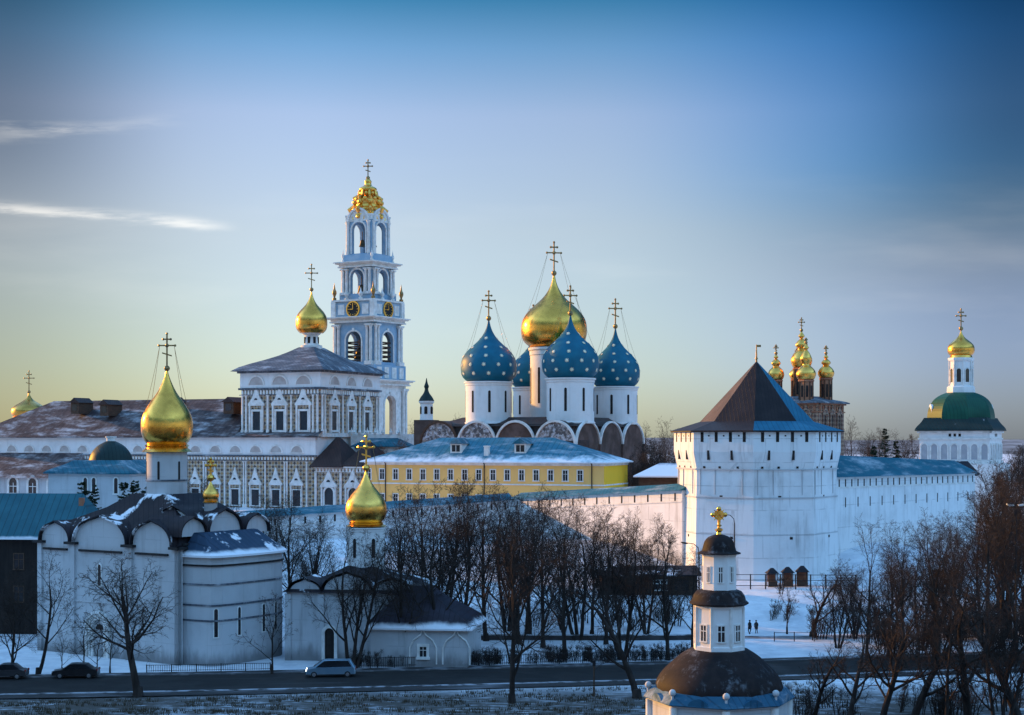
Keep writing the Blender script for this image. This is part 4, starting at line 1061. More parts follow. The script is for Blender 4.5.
# ------------------------------------------------------------------ white old church (left foreground)
oc = thing('stone_church', 'large white stone church with scalloped gables, tall drum and big bright gold onion dome', 'church', (X(178, 172), 172, 0), -R(33))
W_, D_ = 22.7, 15.0
ZS = 13.0
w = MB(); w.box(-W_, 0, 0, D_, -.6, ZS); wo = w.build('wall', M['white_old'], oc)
BAYS = {'front': ((2.75, 2.5), (10.4, 4.3), (18.7, 3.1)), 'right': ((2.2, 2.0), (7.3, 2.7), (12.6, 2.0))}
FC = faces_of(-W_, 0, 0, D_)
vaultm = M['brown_roof_snow']
def keel(c, r, z, hgt, n=20):
    """keel-arch outline"""
    o = []
    for j in range(n + 1):
        a = PI * j / n
        x = c + r * math.cos(a); zz_ = z + hgt * math.sin(a) ** .85
        k = abs(math.cos(a))
        if k < .28: zz_ += .10 * hgt * (1 - k / .28) ** 1.5
        o.append((x, zz_))
    return o
for side in ('front', 'right'):
    mx, ln = FC[side]
    for c, r in BAYS[side]:
        zb = ZS if side == 'front' else ZS + 1.2
        hgt = min(r * .85, 2.9) if side == 'front' else r * .95
        pts = keel(c, r, zb, hgt)
        k = MB(mx); k.poly(pts, 0.0, .6); go = k.build('gable', M['white_old'], wo)
        k = MB(mx); outer = keel(c, r + .17, zb, hgt + .17); ins = keel(c, r + .05, zb, hgt + .05)
        vs_ = []
        for (xa, za), (xb, zb2) in zip(ins, outer):
            for y in (-.45, 6.0): vs_ += [(xa, y, za), (xb, y, zb2)]
        n = len(outer)
        k.add(vs_, [f2 for j in range(n - 1) for f2 in ((j * 4, j * 4 + 1, j * 4 + 5, j * 4 + 4), (j * 4 + 1, j * 4 + 3, j * 4 + 7, j * 4 + 5), (j * 4, j * 4 + 4, j * 4 + 6, j * 4 + 2))])
        k.build('gable_roof', vaultm, go, True)
        k = MB(mx); k.box(c - r * .82, c + r * .82, -.28, .02, zb - .95, zb - .7); k.build('ledge', M['iron'], wo)
    edges = [0.0] + [(BAYS[side][i][0] + BAYS[side][i][1] + BAYS[side][i + 1][0] - BAYS[side][i + 1][1]) / 2 for i in range(2)] + [ln]
    for x in edges:
        x0, x1 = max(x - .45, -.25), min(x + .45, ln + .25)
        k = MB(mx); k.box(x0, x1, -.25, .3, -.5, ZS - .2); k.build('pilaster', M['white_old'], wo)
        k = MB(mx); k.box(x0 - .5, x1 + .5, -.6, .3, ZS - .18, ZS + .12); k.build('ledge', M['iron'], wo)
    for z in (6.2, ):
        k = MB(mx); k.box(0, ln, -.12, .02, z, z + .16); k.build('string_course', M['white_old'], wo)
mx = FC['front'][0]
p = MB(mx)                                               # arched portal
for i, (r, dd) in enumerate(((1.9, .55), (1.55, .42), (1.2, .3))):
    p.ring(10.2, 3.4, r - .3, r, -dd, 0, n=14); p.box(10.2 - r, 10.2 - r + .3, -dd, 0, -.4, 3.4); p.box(10.2 + r - .3, 10.2 + r, -dd, 0, -.4, 3.4)
po = p.build('portal', M['trim'], wo)
p = MB(mx); p.box(9.3, 11.1, -.06, .05, -.3, 3.0); p.build('door', M['white_old'], po)
p = MB(mx); p.halfdisc(10.2, 3.15, .62, -.09, .05, 10); p.build('fanlight', M['slit'], po)
for x in (10.2,): rect_window(wo, mx, x, 8.2, .5, 2.2, .14, .1, arch=True, bars=False)
r_ = MB()
cxo, cyo = -W_ / 2 + 2.0, D_ / 2
rings = [(-W_ + .3, -.3, .3, D_ - .3, ZS - .05), (-W_ + 1.5, -1.0, 1.2, D_ - 1.2, ZS + 1.9), (cxo - 5.6, cxo + 5.6, cyo - 4.2, cyo + 4.2, ZS + 4.1), (cxo - 2.8, cxo + 2.8, cyo - 2.8, cyo + 2.8, ZS + 5.7)]
vs_ = [p for a, b_, c, d, z in rings for p in ((a, c, z), (b_, c, z), (b_, d, z), (a, d, z))]
r_.add(vs_, [(a * 4 + i, a * 4 + (i + 1) % 4, a * 4 + 4 + (i + 1) % 4, a * 4 + 4 + i) for a in range(3) for i in range(4)] + [(12, 13, 14, 15)])
r_.build('roof', vaultm, oc)
for (c, r, y) in ((-2.4, 2.6, 3.4), ):                    # second tier gable towards the corner
    k = MB(); k.poly(keel(c - 1.6, r, ZS + 1.6, r * .9), y, y + .5); go = k.build('gable', M['white_old'], wo)
    k = MB(); outer = keel(c - 1.6, r + .35, ZS + 1.6, r * .9 + .35); vs_ = []
    for (xb, zb2) in outer: vs_ += [(xb, y - .4, zb2), (xb, y + 4, zb2)]
    k.add(vs_, [(j * 2, j * 2 + 1, j * 2 + 3, j * 2 + 2) for j in range(len(outer) - 1)]); k.build('gable_roof', vaultm, go, True)
def q_(py, Yd=183): return Z(py, Yd)
s = 183 / F
do = drum(oc, cxo, cyo, 20 * s, ZS + 3.0, q_(449), M['white_old'], 6, .26, (.55, .82), a0=.9, cornice=False)
w = MB(); w.lathe([(20.2 * s, q_(481)), (20.9 * s, q_(480.8)), (20.9 * s, q_(479.4)), (20.2 * s, q_(479.2))], 32, (cxo, cyo)); w.build('string_course', M['grey_blue_roof'], do)
onion(oc, cxo, cyo, q_(444), 25.6 * s, q_(370) - q_(444), M['gold'], 37 * s, M['cross'], face=R(33), valance=(.93, .95), seg=56, th=.16)
# apse
ap_ = [(.02, .8)]
for i in range(9):
    a = -PI / 2 + PI * i / 8
    ap_.append((1.4 + 3.4 * max(0, math.cos(a)) ** .42, 7.2 + 6.3 * math.copysign(abs(math.sin(a)) ** .75, math.sin(a))))
ap_.append((.02, D_ - .9))
w = MB(); w.prism(ap_, -.6, 12.0); ao = w.build('apse', M['white_old'], oc)
for z, e in ((11.0, .16), (8.9, .09), (6.6, .09), (4.9, .08)):
    w = MB(); ex = [(x + (e if x > .1 else 0), 7.2 + (y - 7.2) * (1 + e / 6.5)) for x, y in ap_]; w.prism(ex, z, z + .2); w.build('string_course', M['iron'] if z > 10 else M['grey_blue_roof'], ao)
w = MB(); ex = [(x + (.45 if x > .1 else 0), 7.2 + (y - 7.2) * 1.06) for x, y in ap_]
w.prism(ex, 12.0, 12.22); top = [(min(x * .35, 1.2), 7.2 + (y - 7.2) * .7) for x, y in ex]; w.prism(ex, 12.223, 14.6, top)
w.build('apse_roof', roofing('apse_roof', (0.02, 0.045, 0.08), (0.035, 0.06, 0.10), .8, 'y', snow=(12.3, 12.8), rough=.6, snowpatch=.47), oc)
for (i, f_) in ((2, .5), (4, .2), (5, .5), (6, .4)):
    (xa, ya), (xb, yb_) = ap_[i], ap_[i + 1]
    p0 = Vector((xa + (xb - xa) * f_, ya + (yb_ - ya) * f_, 0)); an = math.atan2(yb_ - ya, xb - xa)
    mx = Matrix.Translation(p0) @ Matrix.Rotation(an, 4, 'Z')
    rect_window(ao, mx, 0, 3.2, .42, 2.9, .12, .06, arch=True, bars=False)
# small gold cupola on the side chapel
lx, ly = -1.9, 7.1
w = MB(); w.lathe([(.75, 14.0), (.75, 18.1), (.9, 18.3)], 16, (lx, ly)); w.build('drum', M['white_old'], oc, True)
s = 178 / F; onion(oc, lx, ly, q_(501, 176), .95, 2.3, M['gold_bright'], 2.5, M['gold_bright'], face=R(33), chains=False, valance=(.95, .3), seg=24, th=.2)

# ------------------------------------------------------------------ dark house with a teal roof (far left)
Y = 200
th_ = thing('dark_house', 'dark brown house with a broad teal roof cut by the left edge of the photo', 'house', (X(-5, Y), Y, 0), R(-6))
def q_(py): return Z(py, 198)
w = MB(); w.box(-14, 9.5, 0, 9, -.5, q_(538)); wo = w.build('wall', M['dark_plaster'], th_)
for x in (-6, -1, 3.2): rect_window(wo, fm(0, 0), x, 4.2, 1.2, 1.9, .15, .08, fmat=M['wood'])
for x in (-6, -1, 3.2): rect_window(wo, fm(0, 0), x, 8.4, 1.2, 1.9, .15, .08, fmat=M['wood'])
r_ = MB(); hip_roof(r_, -15, 13.0, -.9, 10, q_(538), q_(495), 5, 3.0, .25); r_.build('roof', roofing('teal_house_roof', (0.014, 0.095, 0.125), (0.022, 0.125, 0.16), .9, 'x', snow=(q_(539), q_(536)), rough=.5), th_)
w = MB(); w.box(10.0, 10.6, 3, 3.6, q_(520), q_(499)); w.build('chimney', M['brick'], th_)

# ------------------------------------------------------------------ second white church (centre left)
sc = thing('stone_church', 'smaller white church half hidden by bare trees, gold onion dome with a chained cross', 'church', (X(287, 176), 176, 0), -R(8))
def q_(py, Yd=178): return Z(py, Yd)
BW, BD = 14.5, 13.0
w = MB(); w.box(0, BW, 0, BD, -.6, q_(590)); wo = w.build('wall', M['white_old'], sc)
for c, r in ((2.1, 1.75), (7.0, 2.7), (12.1, 1.95)):
    zb = q_(591)
    k = MB(); k.poly(keel(c, r, zb, r * .75), 0, .5); go = k.build('gable', M['white_old'], wo)
    k = MB(); outer = keel(c, r + .3, zb, r * .75 + .3); vs_ = []
    for (xb, zb2) in outer: vs_ += [(xb, -.4, zb2), (xb, 5, zb2)]
    k.add(vs_, [(j * 2, j * 2 + 1, j * 2 + 3, j * 2 + 2) for j in range(len(outer) - 1)]); k.build('gable_roof', vaultm, go, True)
for x in (0.15, 4.0, 9.9, BW - .15):
    k = MB(); k.box(x - .35, x + .35, -.22, .2, -.5, q_(592)); k.build('pilaster', M['white_old'], wo)
p = MB(); p.ring(5.0, 3.2, .55, .9, -.3, .02, n=12); p.box(4.1, 4.45, -.28, .02, .0, 3.2); p.box(5.55, 5.9, -.28, .02, .0, 3.2); po = p.build('portal', M['trim'], wo)
p = MB(); p.box(4.45, 5.55, -.05, .05, 0, 3.2); p.halfdisc(5.0, 3.2, .55, -.05, .05, 10); p.build('door', M['slit'], po)
r_ = MB(); r_.add(*concave(-.5, BW + .5, -.5, BD + .5, q_(590), q_(567.5), BW / 2, BD / 2, .2)); r_.build('roof', M['brown_roof_snow'], sc)
s = 184 / F; dx, dy = X(364.5, 184) - sc.location.x, 7.0
dx = dx - .5
drum(sc, dx, dy, 18.5 * s, q_(572), q_(526, 184), M['white'], 6, .4, (.3, .75), a0=.1, cornice=True)
onion(sc, dx, dy, q_(521, 184), 20.3 * s, q_(470, 184) - q_(521, 184), M['gold_bright'], 34 * s, M['gold_bright'], face=R(8), valance=(.95, .5), seg=48, th=.2)
# annex with a hipped snowy roof
ax = X(373, 174) - sc.location.x
w = MB(); w.box(ax + .6, ax + 11.4, -3.5, 6, -.6, q_(624, 174)); ao = w.build('annex_wall', M['white_old'], sc)
r_ = MB(); zr_ = q_(624, 174); r_.box(ax, ax + 12.0, -4.1, 6.6, zr_ - .18, zr_); r_.add(*concave(ax, ax + 12.0, -4.1, 6.6, zr_ + .003, q_(589, 174) + .4, ax + 4.6, 1.4, .22))
r_.build('annex_roof', roofing('annex_roof', (0.028, 0.022, 0.028), (0.04, 0.035, 0.05), .6, 'x', snow=(zr_ + .1, zr_ + .75), rough=.5), sc)
mx = fm(0, -3.5)
rect_window(ao, mx, ax + 6.5, 1.2, .75, 1.1, .3, .14)
for c in (ax + 6.5, ax + 10.2):
    k = MB(mx); k.tube([(c - 1.5, -.08, .4), (c - 1.5, -.08, 2.2), (c - 1.1, -.08, 3.0), (c - .3, -.08, 3.6), (c, -.08, 4.2)], .1, 5); k.tube([(c + 1.5, -.08, .4), (c + 1.5, -.08, 2.2), (c + 1.1, -.08, 3.0), (c + .3, -.08, 3.6), (c, -.08, 4.2)], .1, 5)
    k.build('keel_moulding', M['trim'], ao)
k = MB(mx); k.box(ax + .5, ax + 11.5, -.12, .02, q_(627, 174), q_(625.5, 174)); k.build('cornice', M['trim'], ao)

# ------------------------------------------------------------------ octagonal well chapel (foreground right of centre)
wc = thing('well_chapel', 'octagonal white chapel with stacked brown domes and gold finial cross, nearest the camera', 'chapel', (X(719, 120), 120, 0), 0)
def q_(py): return Z(py, 120)
s = 120 / F; a8 = R(-2)
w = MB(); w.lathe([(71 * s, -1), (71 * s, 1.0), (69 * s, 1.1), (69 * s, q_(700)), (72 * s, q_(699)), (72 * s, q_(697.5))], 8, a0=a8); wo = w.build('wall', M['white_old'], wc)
for k in range(8):
    an = a8 + k * PI / 4
    c = MB(); c.cyl((69 * s * math.cos(an), 69 * s * math.sin(an)), .32, -.8, q_(699), 10); c.build('column', M['trim'], wo, True)
    mx = Matrix.Rotation(an + PI / 8 + PI / 2, 4, 'Z') @ Matrix.Translation((0, -69 * s * math.cos(PI / 8), 0))
    rect_window(wo, mx, 0, 1.5, .9, 1.7, .22, .12, arch=True)
eave = MB()
eave.lathe([(75 * s, q_(697.3)), (75.5 * s, q_(696.3)), (68 * s, q_(686.5)), (60 * s, q_(685.5))], 8, a0=a8)
for k in range(8):                                        # small curved pediments between the corners
    mx = Matrix.Rotation(a8 + k * PI / 4 + PI / 8 + PI / 2, 4, 'Z') @ Matrix.Translation((0, -75 * s * math.cos(PI / 8), 0))
    eave.M = mx; eave.halfdisc(0, q_(697), .62, -.02, .9, 10, 1.3)
eave.M = Matrix.Identity(4)
eo = eave.build('eave_roof', roofing('eave_sheet', (0.014, 0.085, 0.15), (0.03, 0.12, 0.19), .7, 'xy', rough=.5, frost=.45), wc)
for k in range(8):
    an = a8 + k * PI / 4
    c = MB(); c.ball((70.5 * s * math.cos(an), 70.5 * s * math.sin(an), q_(685)), .27, 12); c.cyl((70.5 * s * math.cos(an), 70.5 * s * math.sin(an)), .1, q_(692), q_(686), 8); c.build('ball_finial', M['white_old'], eo, True)
m, t, b = nt('ribbed_brown_dome'); g = G(t); o_ = g.obj()
n1 = g.noise(o_, .8, 6, .65); x_, y_, z_ = g.xyz(o_)
fr = g.math('FRACT', g.math('MULTIPLY', z_, 2.2)); ln_ = g.math('LESS_THAN', fr, .1)
colr = g.mix(g.rng(n1, .35, .7), (0.012, 0.009, 0.010), (0.027, 0.018, 0.017))
colr = g.mix(g.math('MULTIPLY', ln_, .5), colr, (.02, .013, .01))
g.link(g.mix(g.rng(g.noise(g.scl(o_, (1, 1, .6)), .7, 8, .75), .52, .75, 0, .28), colr, (.62, .66, .72)), b.inputs['Base Color']); b.inputs['Roughness'].default_value = .7; b.inputs['Specular IOR Level'].default_value = .15
g.bump(n1, b, .4, .06)
BR = m
d = MB(); d.lathe(smoothprof([(63.5 * s, q_(688)), (62.5 * s, q_(681)), (56.5 * s, q_(671.5)), (47.5 * s, q_(662.5)), (38 * s, q_(654.5)), (29 * s, q_(648.8))]), 32); do = d.build('lower_dome', BR, wc, True)
w = MB(); w.lathe([(26.4 * s, q_(650)), (26.4 * s, q_(645)), (25.2 * s, q_(644)), (24.8 * s, q_(608)), (26 * s, q_(606)), (26 * s, q_(604))], 8, a0=a8 + PI / 8); w2 = w.build('lower_drum', M['white'], wc)
for k in range(8):
    an = a8 + k * PI / 4
    mx = Matrix.Rotation(an + PI / 2, 4, 'Z') @ Matrix.Translation((0, -25 * s * math.cos(PI / 8), 0))
    rect_window(w2, mx, 0, q_(639), .5, 1.2, .1, .09)
    k2 = an + PI / 8
    c = MB(); c.cyl((25 * s * math.cos(k2), 25 * s * math.sin(k2)), .12, q_(646), q_(606), 8); c.build('column', M['trim'], w2, True)
d = MB(); d.lathe([(27 * s, q_(604.4)), (29.5 * s, q_(603)), (29.5 * s, q_(602.2)), (27.0 * s, q_(600)), (25.5 * s, q_(595)), (22.5 * s, q_(591)), (17 * s, q_(589))], 32); d.build('middle_roof', BR, wc, True)
w = MB(); w.lathe([(17.6 * s, q_(590)), (17.3 * s, q_(556)), (18.3 * s, q_(554.5)), (18.3 * s, q_(553))], 8, a0=a8 + PI / 8); w2 = w.build('upper_drum', M['white'], wc)
for k in range(8):
    an = a8 + k * PI / 4
    mx = Matrix.Rotation(an + PI / 2, 4, 'Z') @ Matrix.Translation((0, -17.4 * s * math.cos(PI / 8), 0))
    rect_window(w2, mx, 0, q_(581), .27, 1.15, .07, .06)
d = MB(); d.lathe(smoothprof([(21.5 * s, q_(553.6)), (21.5 * s, q_(552.6)), (17.5 * s, q_(550.8)), (16.2 * s, q_(547)), (14.2 * s, q_(541)), (10.5 * s, q_(537)), (5 * s, q_(534.8)), (2 * s, q_(534.2))]), 32); d.build('upper_dome', BR, wc, True)
c = MB(); c.lathe([(.2, q_(534.5)), (.16, q_(532)), (.3, q_(530.5)), (.3, q_(529)), (.13, q_(528)), (.12, q_(526.5)), (.24, q_(525.5)), (.12, q_(524.5)), (.1, q_(522))], 12)
c.M = fm(0, 0, R(12)); c.box(-.1, .1, -.08, .08, q_(523), q_(509)); c.box(-.47, .47, -.08, .08, q_(516), q_(513.4)); 
for x, z in ((-.5, 514.7), (.5, 514.7), (0, 508.8)): c.ball((x, 0, q_(z)), .19, 10)
c.ring(0, q_(515), .26, .4, -.07, .07, 0, 2 * PI, 20)
for k in range(4):
    a = PI / 4 + k * PI / 2; c.tube([(.1 * math.cos(a), 0, q_(515) + .1 * math.sin(a)), (.56 * math.cos(a), 0, q_(515) + .56 * math.sin(a))], [.07, .03], 6)
c.build('cross', M['gold_bright'], wc, True)

# ------------------------------------------------------------------ sheds, stalls, low walls, fences
Y = 217
sh = thing('market_shed', 'long dark timber market shed with a flat snowy roof left of the tower foot', 'shed', (X(602, Y), Y, 3.0), R(2))
w = MB(); w.box(0, 13.4, 0, 4, -1.5, 3.1); wo = w.build('wall', M['wood'], sh)
w = MB(); w.add([(-.5, -.9, 3.0), (14, -.9, 3.0), (14, 4.5, 3.9), (-.5, 4.5, 3.9), (-.5, -.9, 3.15), (14, -.9, 3.15), (14, 4.5, 4.05), (-.5, 4.5, 4.05)], [(0, 3, 2, 1), (4, 5, 6, 7), (0, 1, 5, 4), (1, 2, 6, 5), (2, 3, 7, 6), (3, 0, 4, 7)]); w.build('roof', M['brown_roof_snow'], sh)
for x in (2.2, 5.2, 8.2, 11.2): rect_window(wo, fm(0, 0), x, 1.0, 1.7, 1.3, .14, .1, fmat=M['trim'] if x == 8.2 else M['dark_plaster'])
for x in (.1, 3.7, 6.7, 9.7, 13.2):
    w = MB(); w.box(x - .1, x + .1, -.75, -.55, -1.5, 3.02); w.build('post', M['dark_plaster'], sh)
def stall():
    t_ = thing('market_stall', '', 'stall')
    for sx in (-1, 1):
        for sy in (-1, 1): w = MB(); w.box(sx * .62 - .06, sx * .62 + .06, sy * .6 - .06, sy * .6 + .06, 0, 2.0); w.build('post', M['wood'], t_)
    w = MB(); w.box(-.68, .68, -.66, .66, .75, .85); w.box(-.66, .66, -.64, -.57, .05, .75); w.build('counter', M['wood'], t_)
    w = MB(); w.add([(-.9, -.9, 1.95), (.9, -.9, 1.95), (.9, .9, 1.95), (-.9, .9, 1.95), (-.2, 0, 2.75), (.2, 0, 2.75)], [(0, 1, 5, 4), (1, 2, 5), (2, 3, 4, 5), (3, 0, 4), (3, 2, 1, 0)]); w.build('roof', M['brown_roof_snow'], t_)
    w = MB(); w.box(-.55, .55, .4, .5, .85, 1.95); w.build('back_panel', M['brick'], t_)
    return t_
s0 = stall()
for i, (px, lab) in enumerate(((772, 'leftmost of the three small brown stalls at the great tower foot'), (788, 'middle of the three small brown stalls at the great tower foot'), (803, 'rightmost of the three small brown stalls at the great tower foot'))):
    x, y = X(px, 226), 226 + i * .3
    if i == 0: s0.location = (x, y, gz(x, y)); s0.rotation_euler = (0, 0, .05); s0['label'] = lab; s0['group'] = 'small market stalls below the tower'
    else: dup(s0, (x, y, gz(x, y)), -.05 * i, 1.0 + .05 * i, lab)
def railing(name, label, pts, h, gap, mat, group=None, bars=2, picket=False, pr=.05):
    a = Vector((pts[0][0], pts[0][1], 0))
    t_ = thing(name, label, 'fence', (a.x, a.y, 0), 0, group)
    P_ = []
    for (x0, y0), (x1, y1) in zip(pts, pts[1:]):
        n = max(1, int(math.hypot(x1 - x0, y1 - y0) / gap))
        for i in range(n): P_.append((x0 + (x1 - x0) * i / n, y0 + (y1 - y0) * i / n))
    P_.append(pts[-1])
    r_ = MB()
    for b_ in range(bars):
        z = h * (1 - .75 * b_ / max(1, bars - 1)) if bars > 1 else h
        r_.tube([(x - a.x, y - a.y, gz(x, y) + z) for x, y in P_], pr * .7, 4)
    if picket:
        for (x0, y0), (x1, y1) in zip(P_, P_[1:]):
            n = max(2, int(math.hypot(x1 - x0, y1 - y0) / .22))
            for i in range(1, n):
                x, y = x0 + (x1 - x0) * i / n, y0 + (y1 - y0) * i / n; z = gz(x, y)
                r_.box(x - a.x - .02, x - a.x + .02, y - a.y - .015, y - a.y + .015, z + .1, z + h)
    r_.build('rails', mat, t_)
    if len(P_) <= 100:
        for x, y in P_:
            z = gz(x, y); p = MB(); p.box(x - a.x - pr, x - a.x + pr, y - a.y - pr, y - a.y + pr, z - .2, z + h + .08); p.build('post', mat, t_)
    return t_
rd = lambda px, off: (lambda x: (x, road_c(x) + off))(X(px, 168))
railing('iron_fence', 'black iron picket fence with snow behind it along the far pavement', [rd(px, 8.3) for px in range(345, 700, 24)], 1.15, 2.6, M['iron'], picket=True)
railing('iron_fence', 'low black iron fence along the pavement before the big left church', [rd(px, 8.3) for px in range(150, 285, 24)], .8, 2.6, M['iron'], picket=True)
railing('railing', 'thin dark railing along the terrace under the great tower', [(X(px, 224), 223.5) for px in range(735, 860, 15)], 2.1, 2.2, M['iron'], bars=3, pr=.08)
railing('railing', 'thin dark railing along the snowy path right of the walkers', [(X(px, 192), 192.5) for px in range(775, 900, 20)], 1.1, 2.4, M['iron'], bars=2)
lw = thing('low_wall', 'long low dark wall edging the snowy path behind the trees', 'wall', (X(480, 194), 194, 0), 0)
w = MB(); w.box(0, 29, -.2, .2, -.5, .55); w.build('wall', plain('dark_wet_stone', (.04, .036, .036), (.08, .075, .075), .6, .8), lw)
w = MB(); w.box(-.05, 29.05, -.26, .26, .552, .66); w.build('coping', plain('snowy_coping', (.5, .52, .55), (.1, .1, .1), .7, .9, lo=.45, hi=.6), lw)
w = MB()
vs_ = []
for i in range(41):
    x = X(470, 198) + i * 1.6; vs_ += [(x, 195.2, gz(x, 195.2) + .03), (x, 198.0, gz(x, 198) + .03)]
w.add(vs_, [(i * 2, i * 2 + 2, i * 2 + 3, i * 2 + 1) for i in range(40)]); struct(w.build('path', plain('trodden_path', (.30, .31, .34), (.10, .095, .095), .5, .9, lo=.4, hi=.62)))

# ------------------------------------------------------------------ people
def person(label, px, Y, h, coat, legs, skin, lean=0.0, rz=0.0, stride=.18):
    x = X(px, Y); t_ = thing('person', label, 'person', (x, Y, gz(x, Y)), rz); s = h / 1.75
    vts, eds, rad = [], [], []
    def v(p, r): vts.append(tuple(q * s for q in p)); rad.append(r * s); return len(vts) - 1
    def e(a, b): eds.append((a, b))
    pel = v((0, 0, .95), .155); ch = v((lean * .5, 0, 1.2), .165); nk = v((lean, 0, 1.45), .085); hd0 = v((lean, -.01, 1.53), .075); hd = v((lean, -.02, 1.64), .105); 
    top = v((lean, -.01, 1.72), .075)
    for a, b in ((pel, ch), (ch, nk), (nk, hd0), (hd0, hd), (hd, top)): e(a, b)
    for sd in (-1, 1):
        hp = v((sd * .10, 0, .88), .115); kn = v((sd * .11, -sd * stride * .5, .50), .078); an = v((sd * .11, sd * stride * -.1 + (.12 if sd > 0 else -.1), .09), .052); to = v((sd * .12, an and vts[an][1] / s - .16, .045), .045)
        for a, b in ((pel, hp), (hp, kn), (kn, an), (an, to)): e(a, b)
        sh_ = v((lean + sd * .19, 0, 1.40), .085); el = v((lean + sd * .25, sd * .05, 1.12), .062); wr = v((lean + sd * .22, -.10, .90), .045); ha = v((lean + sd * .21, -.13, .81), .042)
        for a, b in ((ch, sh_), (sh_, el), (el, wr), (wr, ha)): e(a, b)
    me = bpy.data.meshes.new('body'); me.from_pydata(vts, eds, []); o = bpy.data.objects.new('body', me); COL.objects.link(o); o.parent = t_
    sk = o.modifiers.new('Skin', 'SKIN'); sv = me.skin_vertices[0].data
    for i, r in enumerate(rad): sv[i].radius = (r, r * .85); sv[i].use_root = (i == 0)
    ss = o.modifiers.new('Subdivision', 'SUBSURF'); ss.levels = 1; ss.render_levels = 2
    me.materials.append(legs)
    c = MB(); c.lathe(smoothprof([(.235 * s, .62 * s), (.225 * s, .85 * s), (.20 * s, 1.1 * s), (.225 * s, 1.36 * s), (.14 * s, 1.47 * s), (.09 * s, 1.5 * s)]), 14, (lean * .6, 0), sq=.78); c.build('coat', coat, t_, True)
    c = MB(); c.lathe(smoothprof([(.118 * s, 1.64 * s), (.125 * s, 1.69 * s), (.09 * s, 1.77 * s), (.02 * s, 1.79 * s)]), 12, (lean, -.015)); c.build('hat', coat, t_, True)
    c = MB(); c.lathe([(.02 * s, 1.52 * s), (.085 * s, 1.57 * s), (.09 * s, 1.64 * s)], 10, (lean, -.05)); c.build('face', skin, t_, True)
    return t_
dk = plain('dark_coat_cloth', (.018, .017, .02), (.03, .028, .032), 2, .9); dk2 = plain('charcoal_coat_cloth', (.035, .03, .03), (.05, .045, .045), 2, .9)
skn = plain('skin', (.45, .28, .2), (.5, .32, .23), 2, .6)
person('person in a dark coat on the snowy path, left of a walking pair', 749.5, 200, 1.78, dk, dk2, skn, .03, .5)
person('person in a charcoal coat on the snowy path, right of a walking pair', 756.5, 200.6, 1.70, dk2, dk, skn, -.04, -.4, .26)

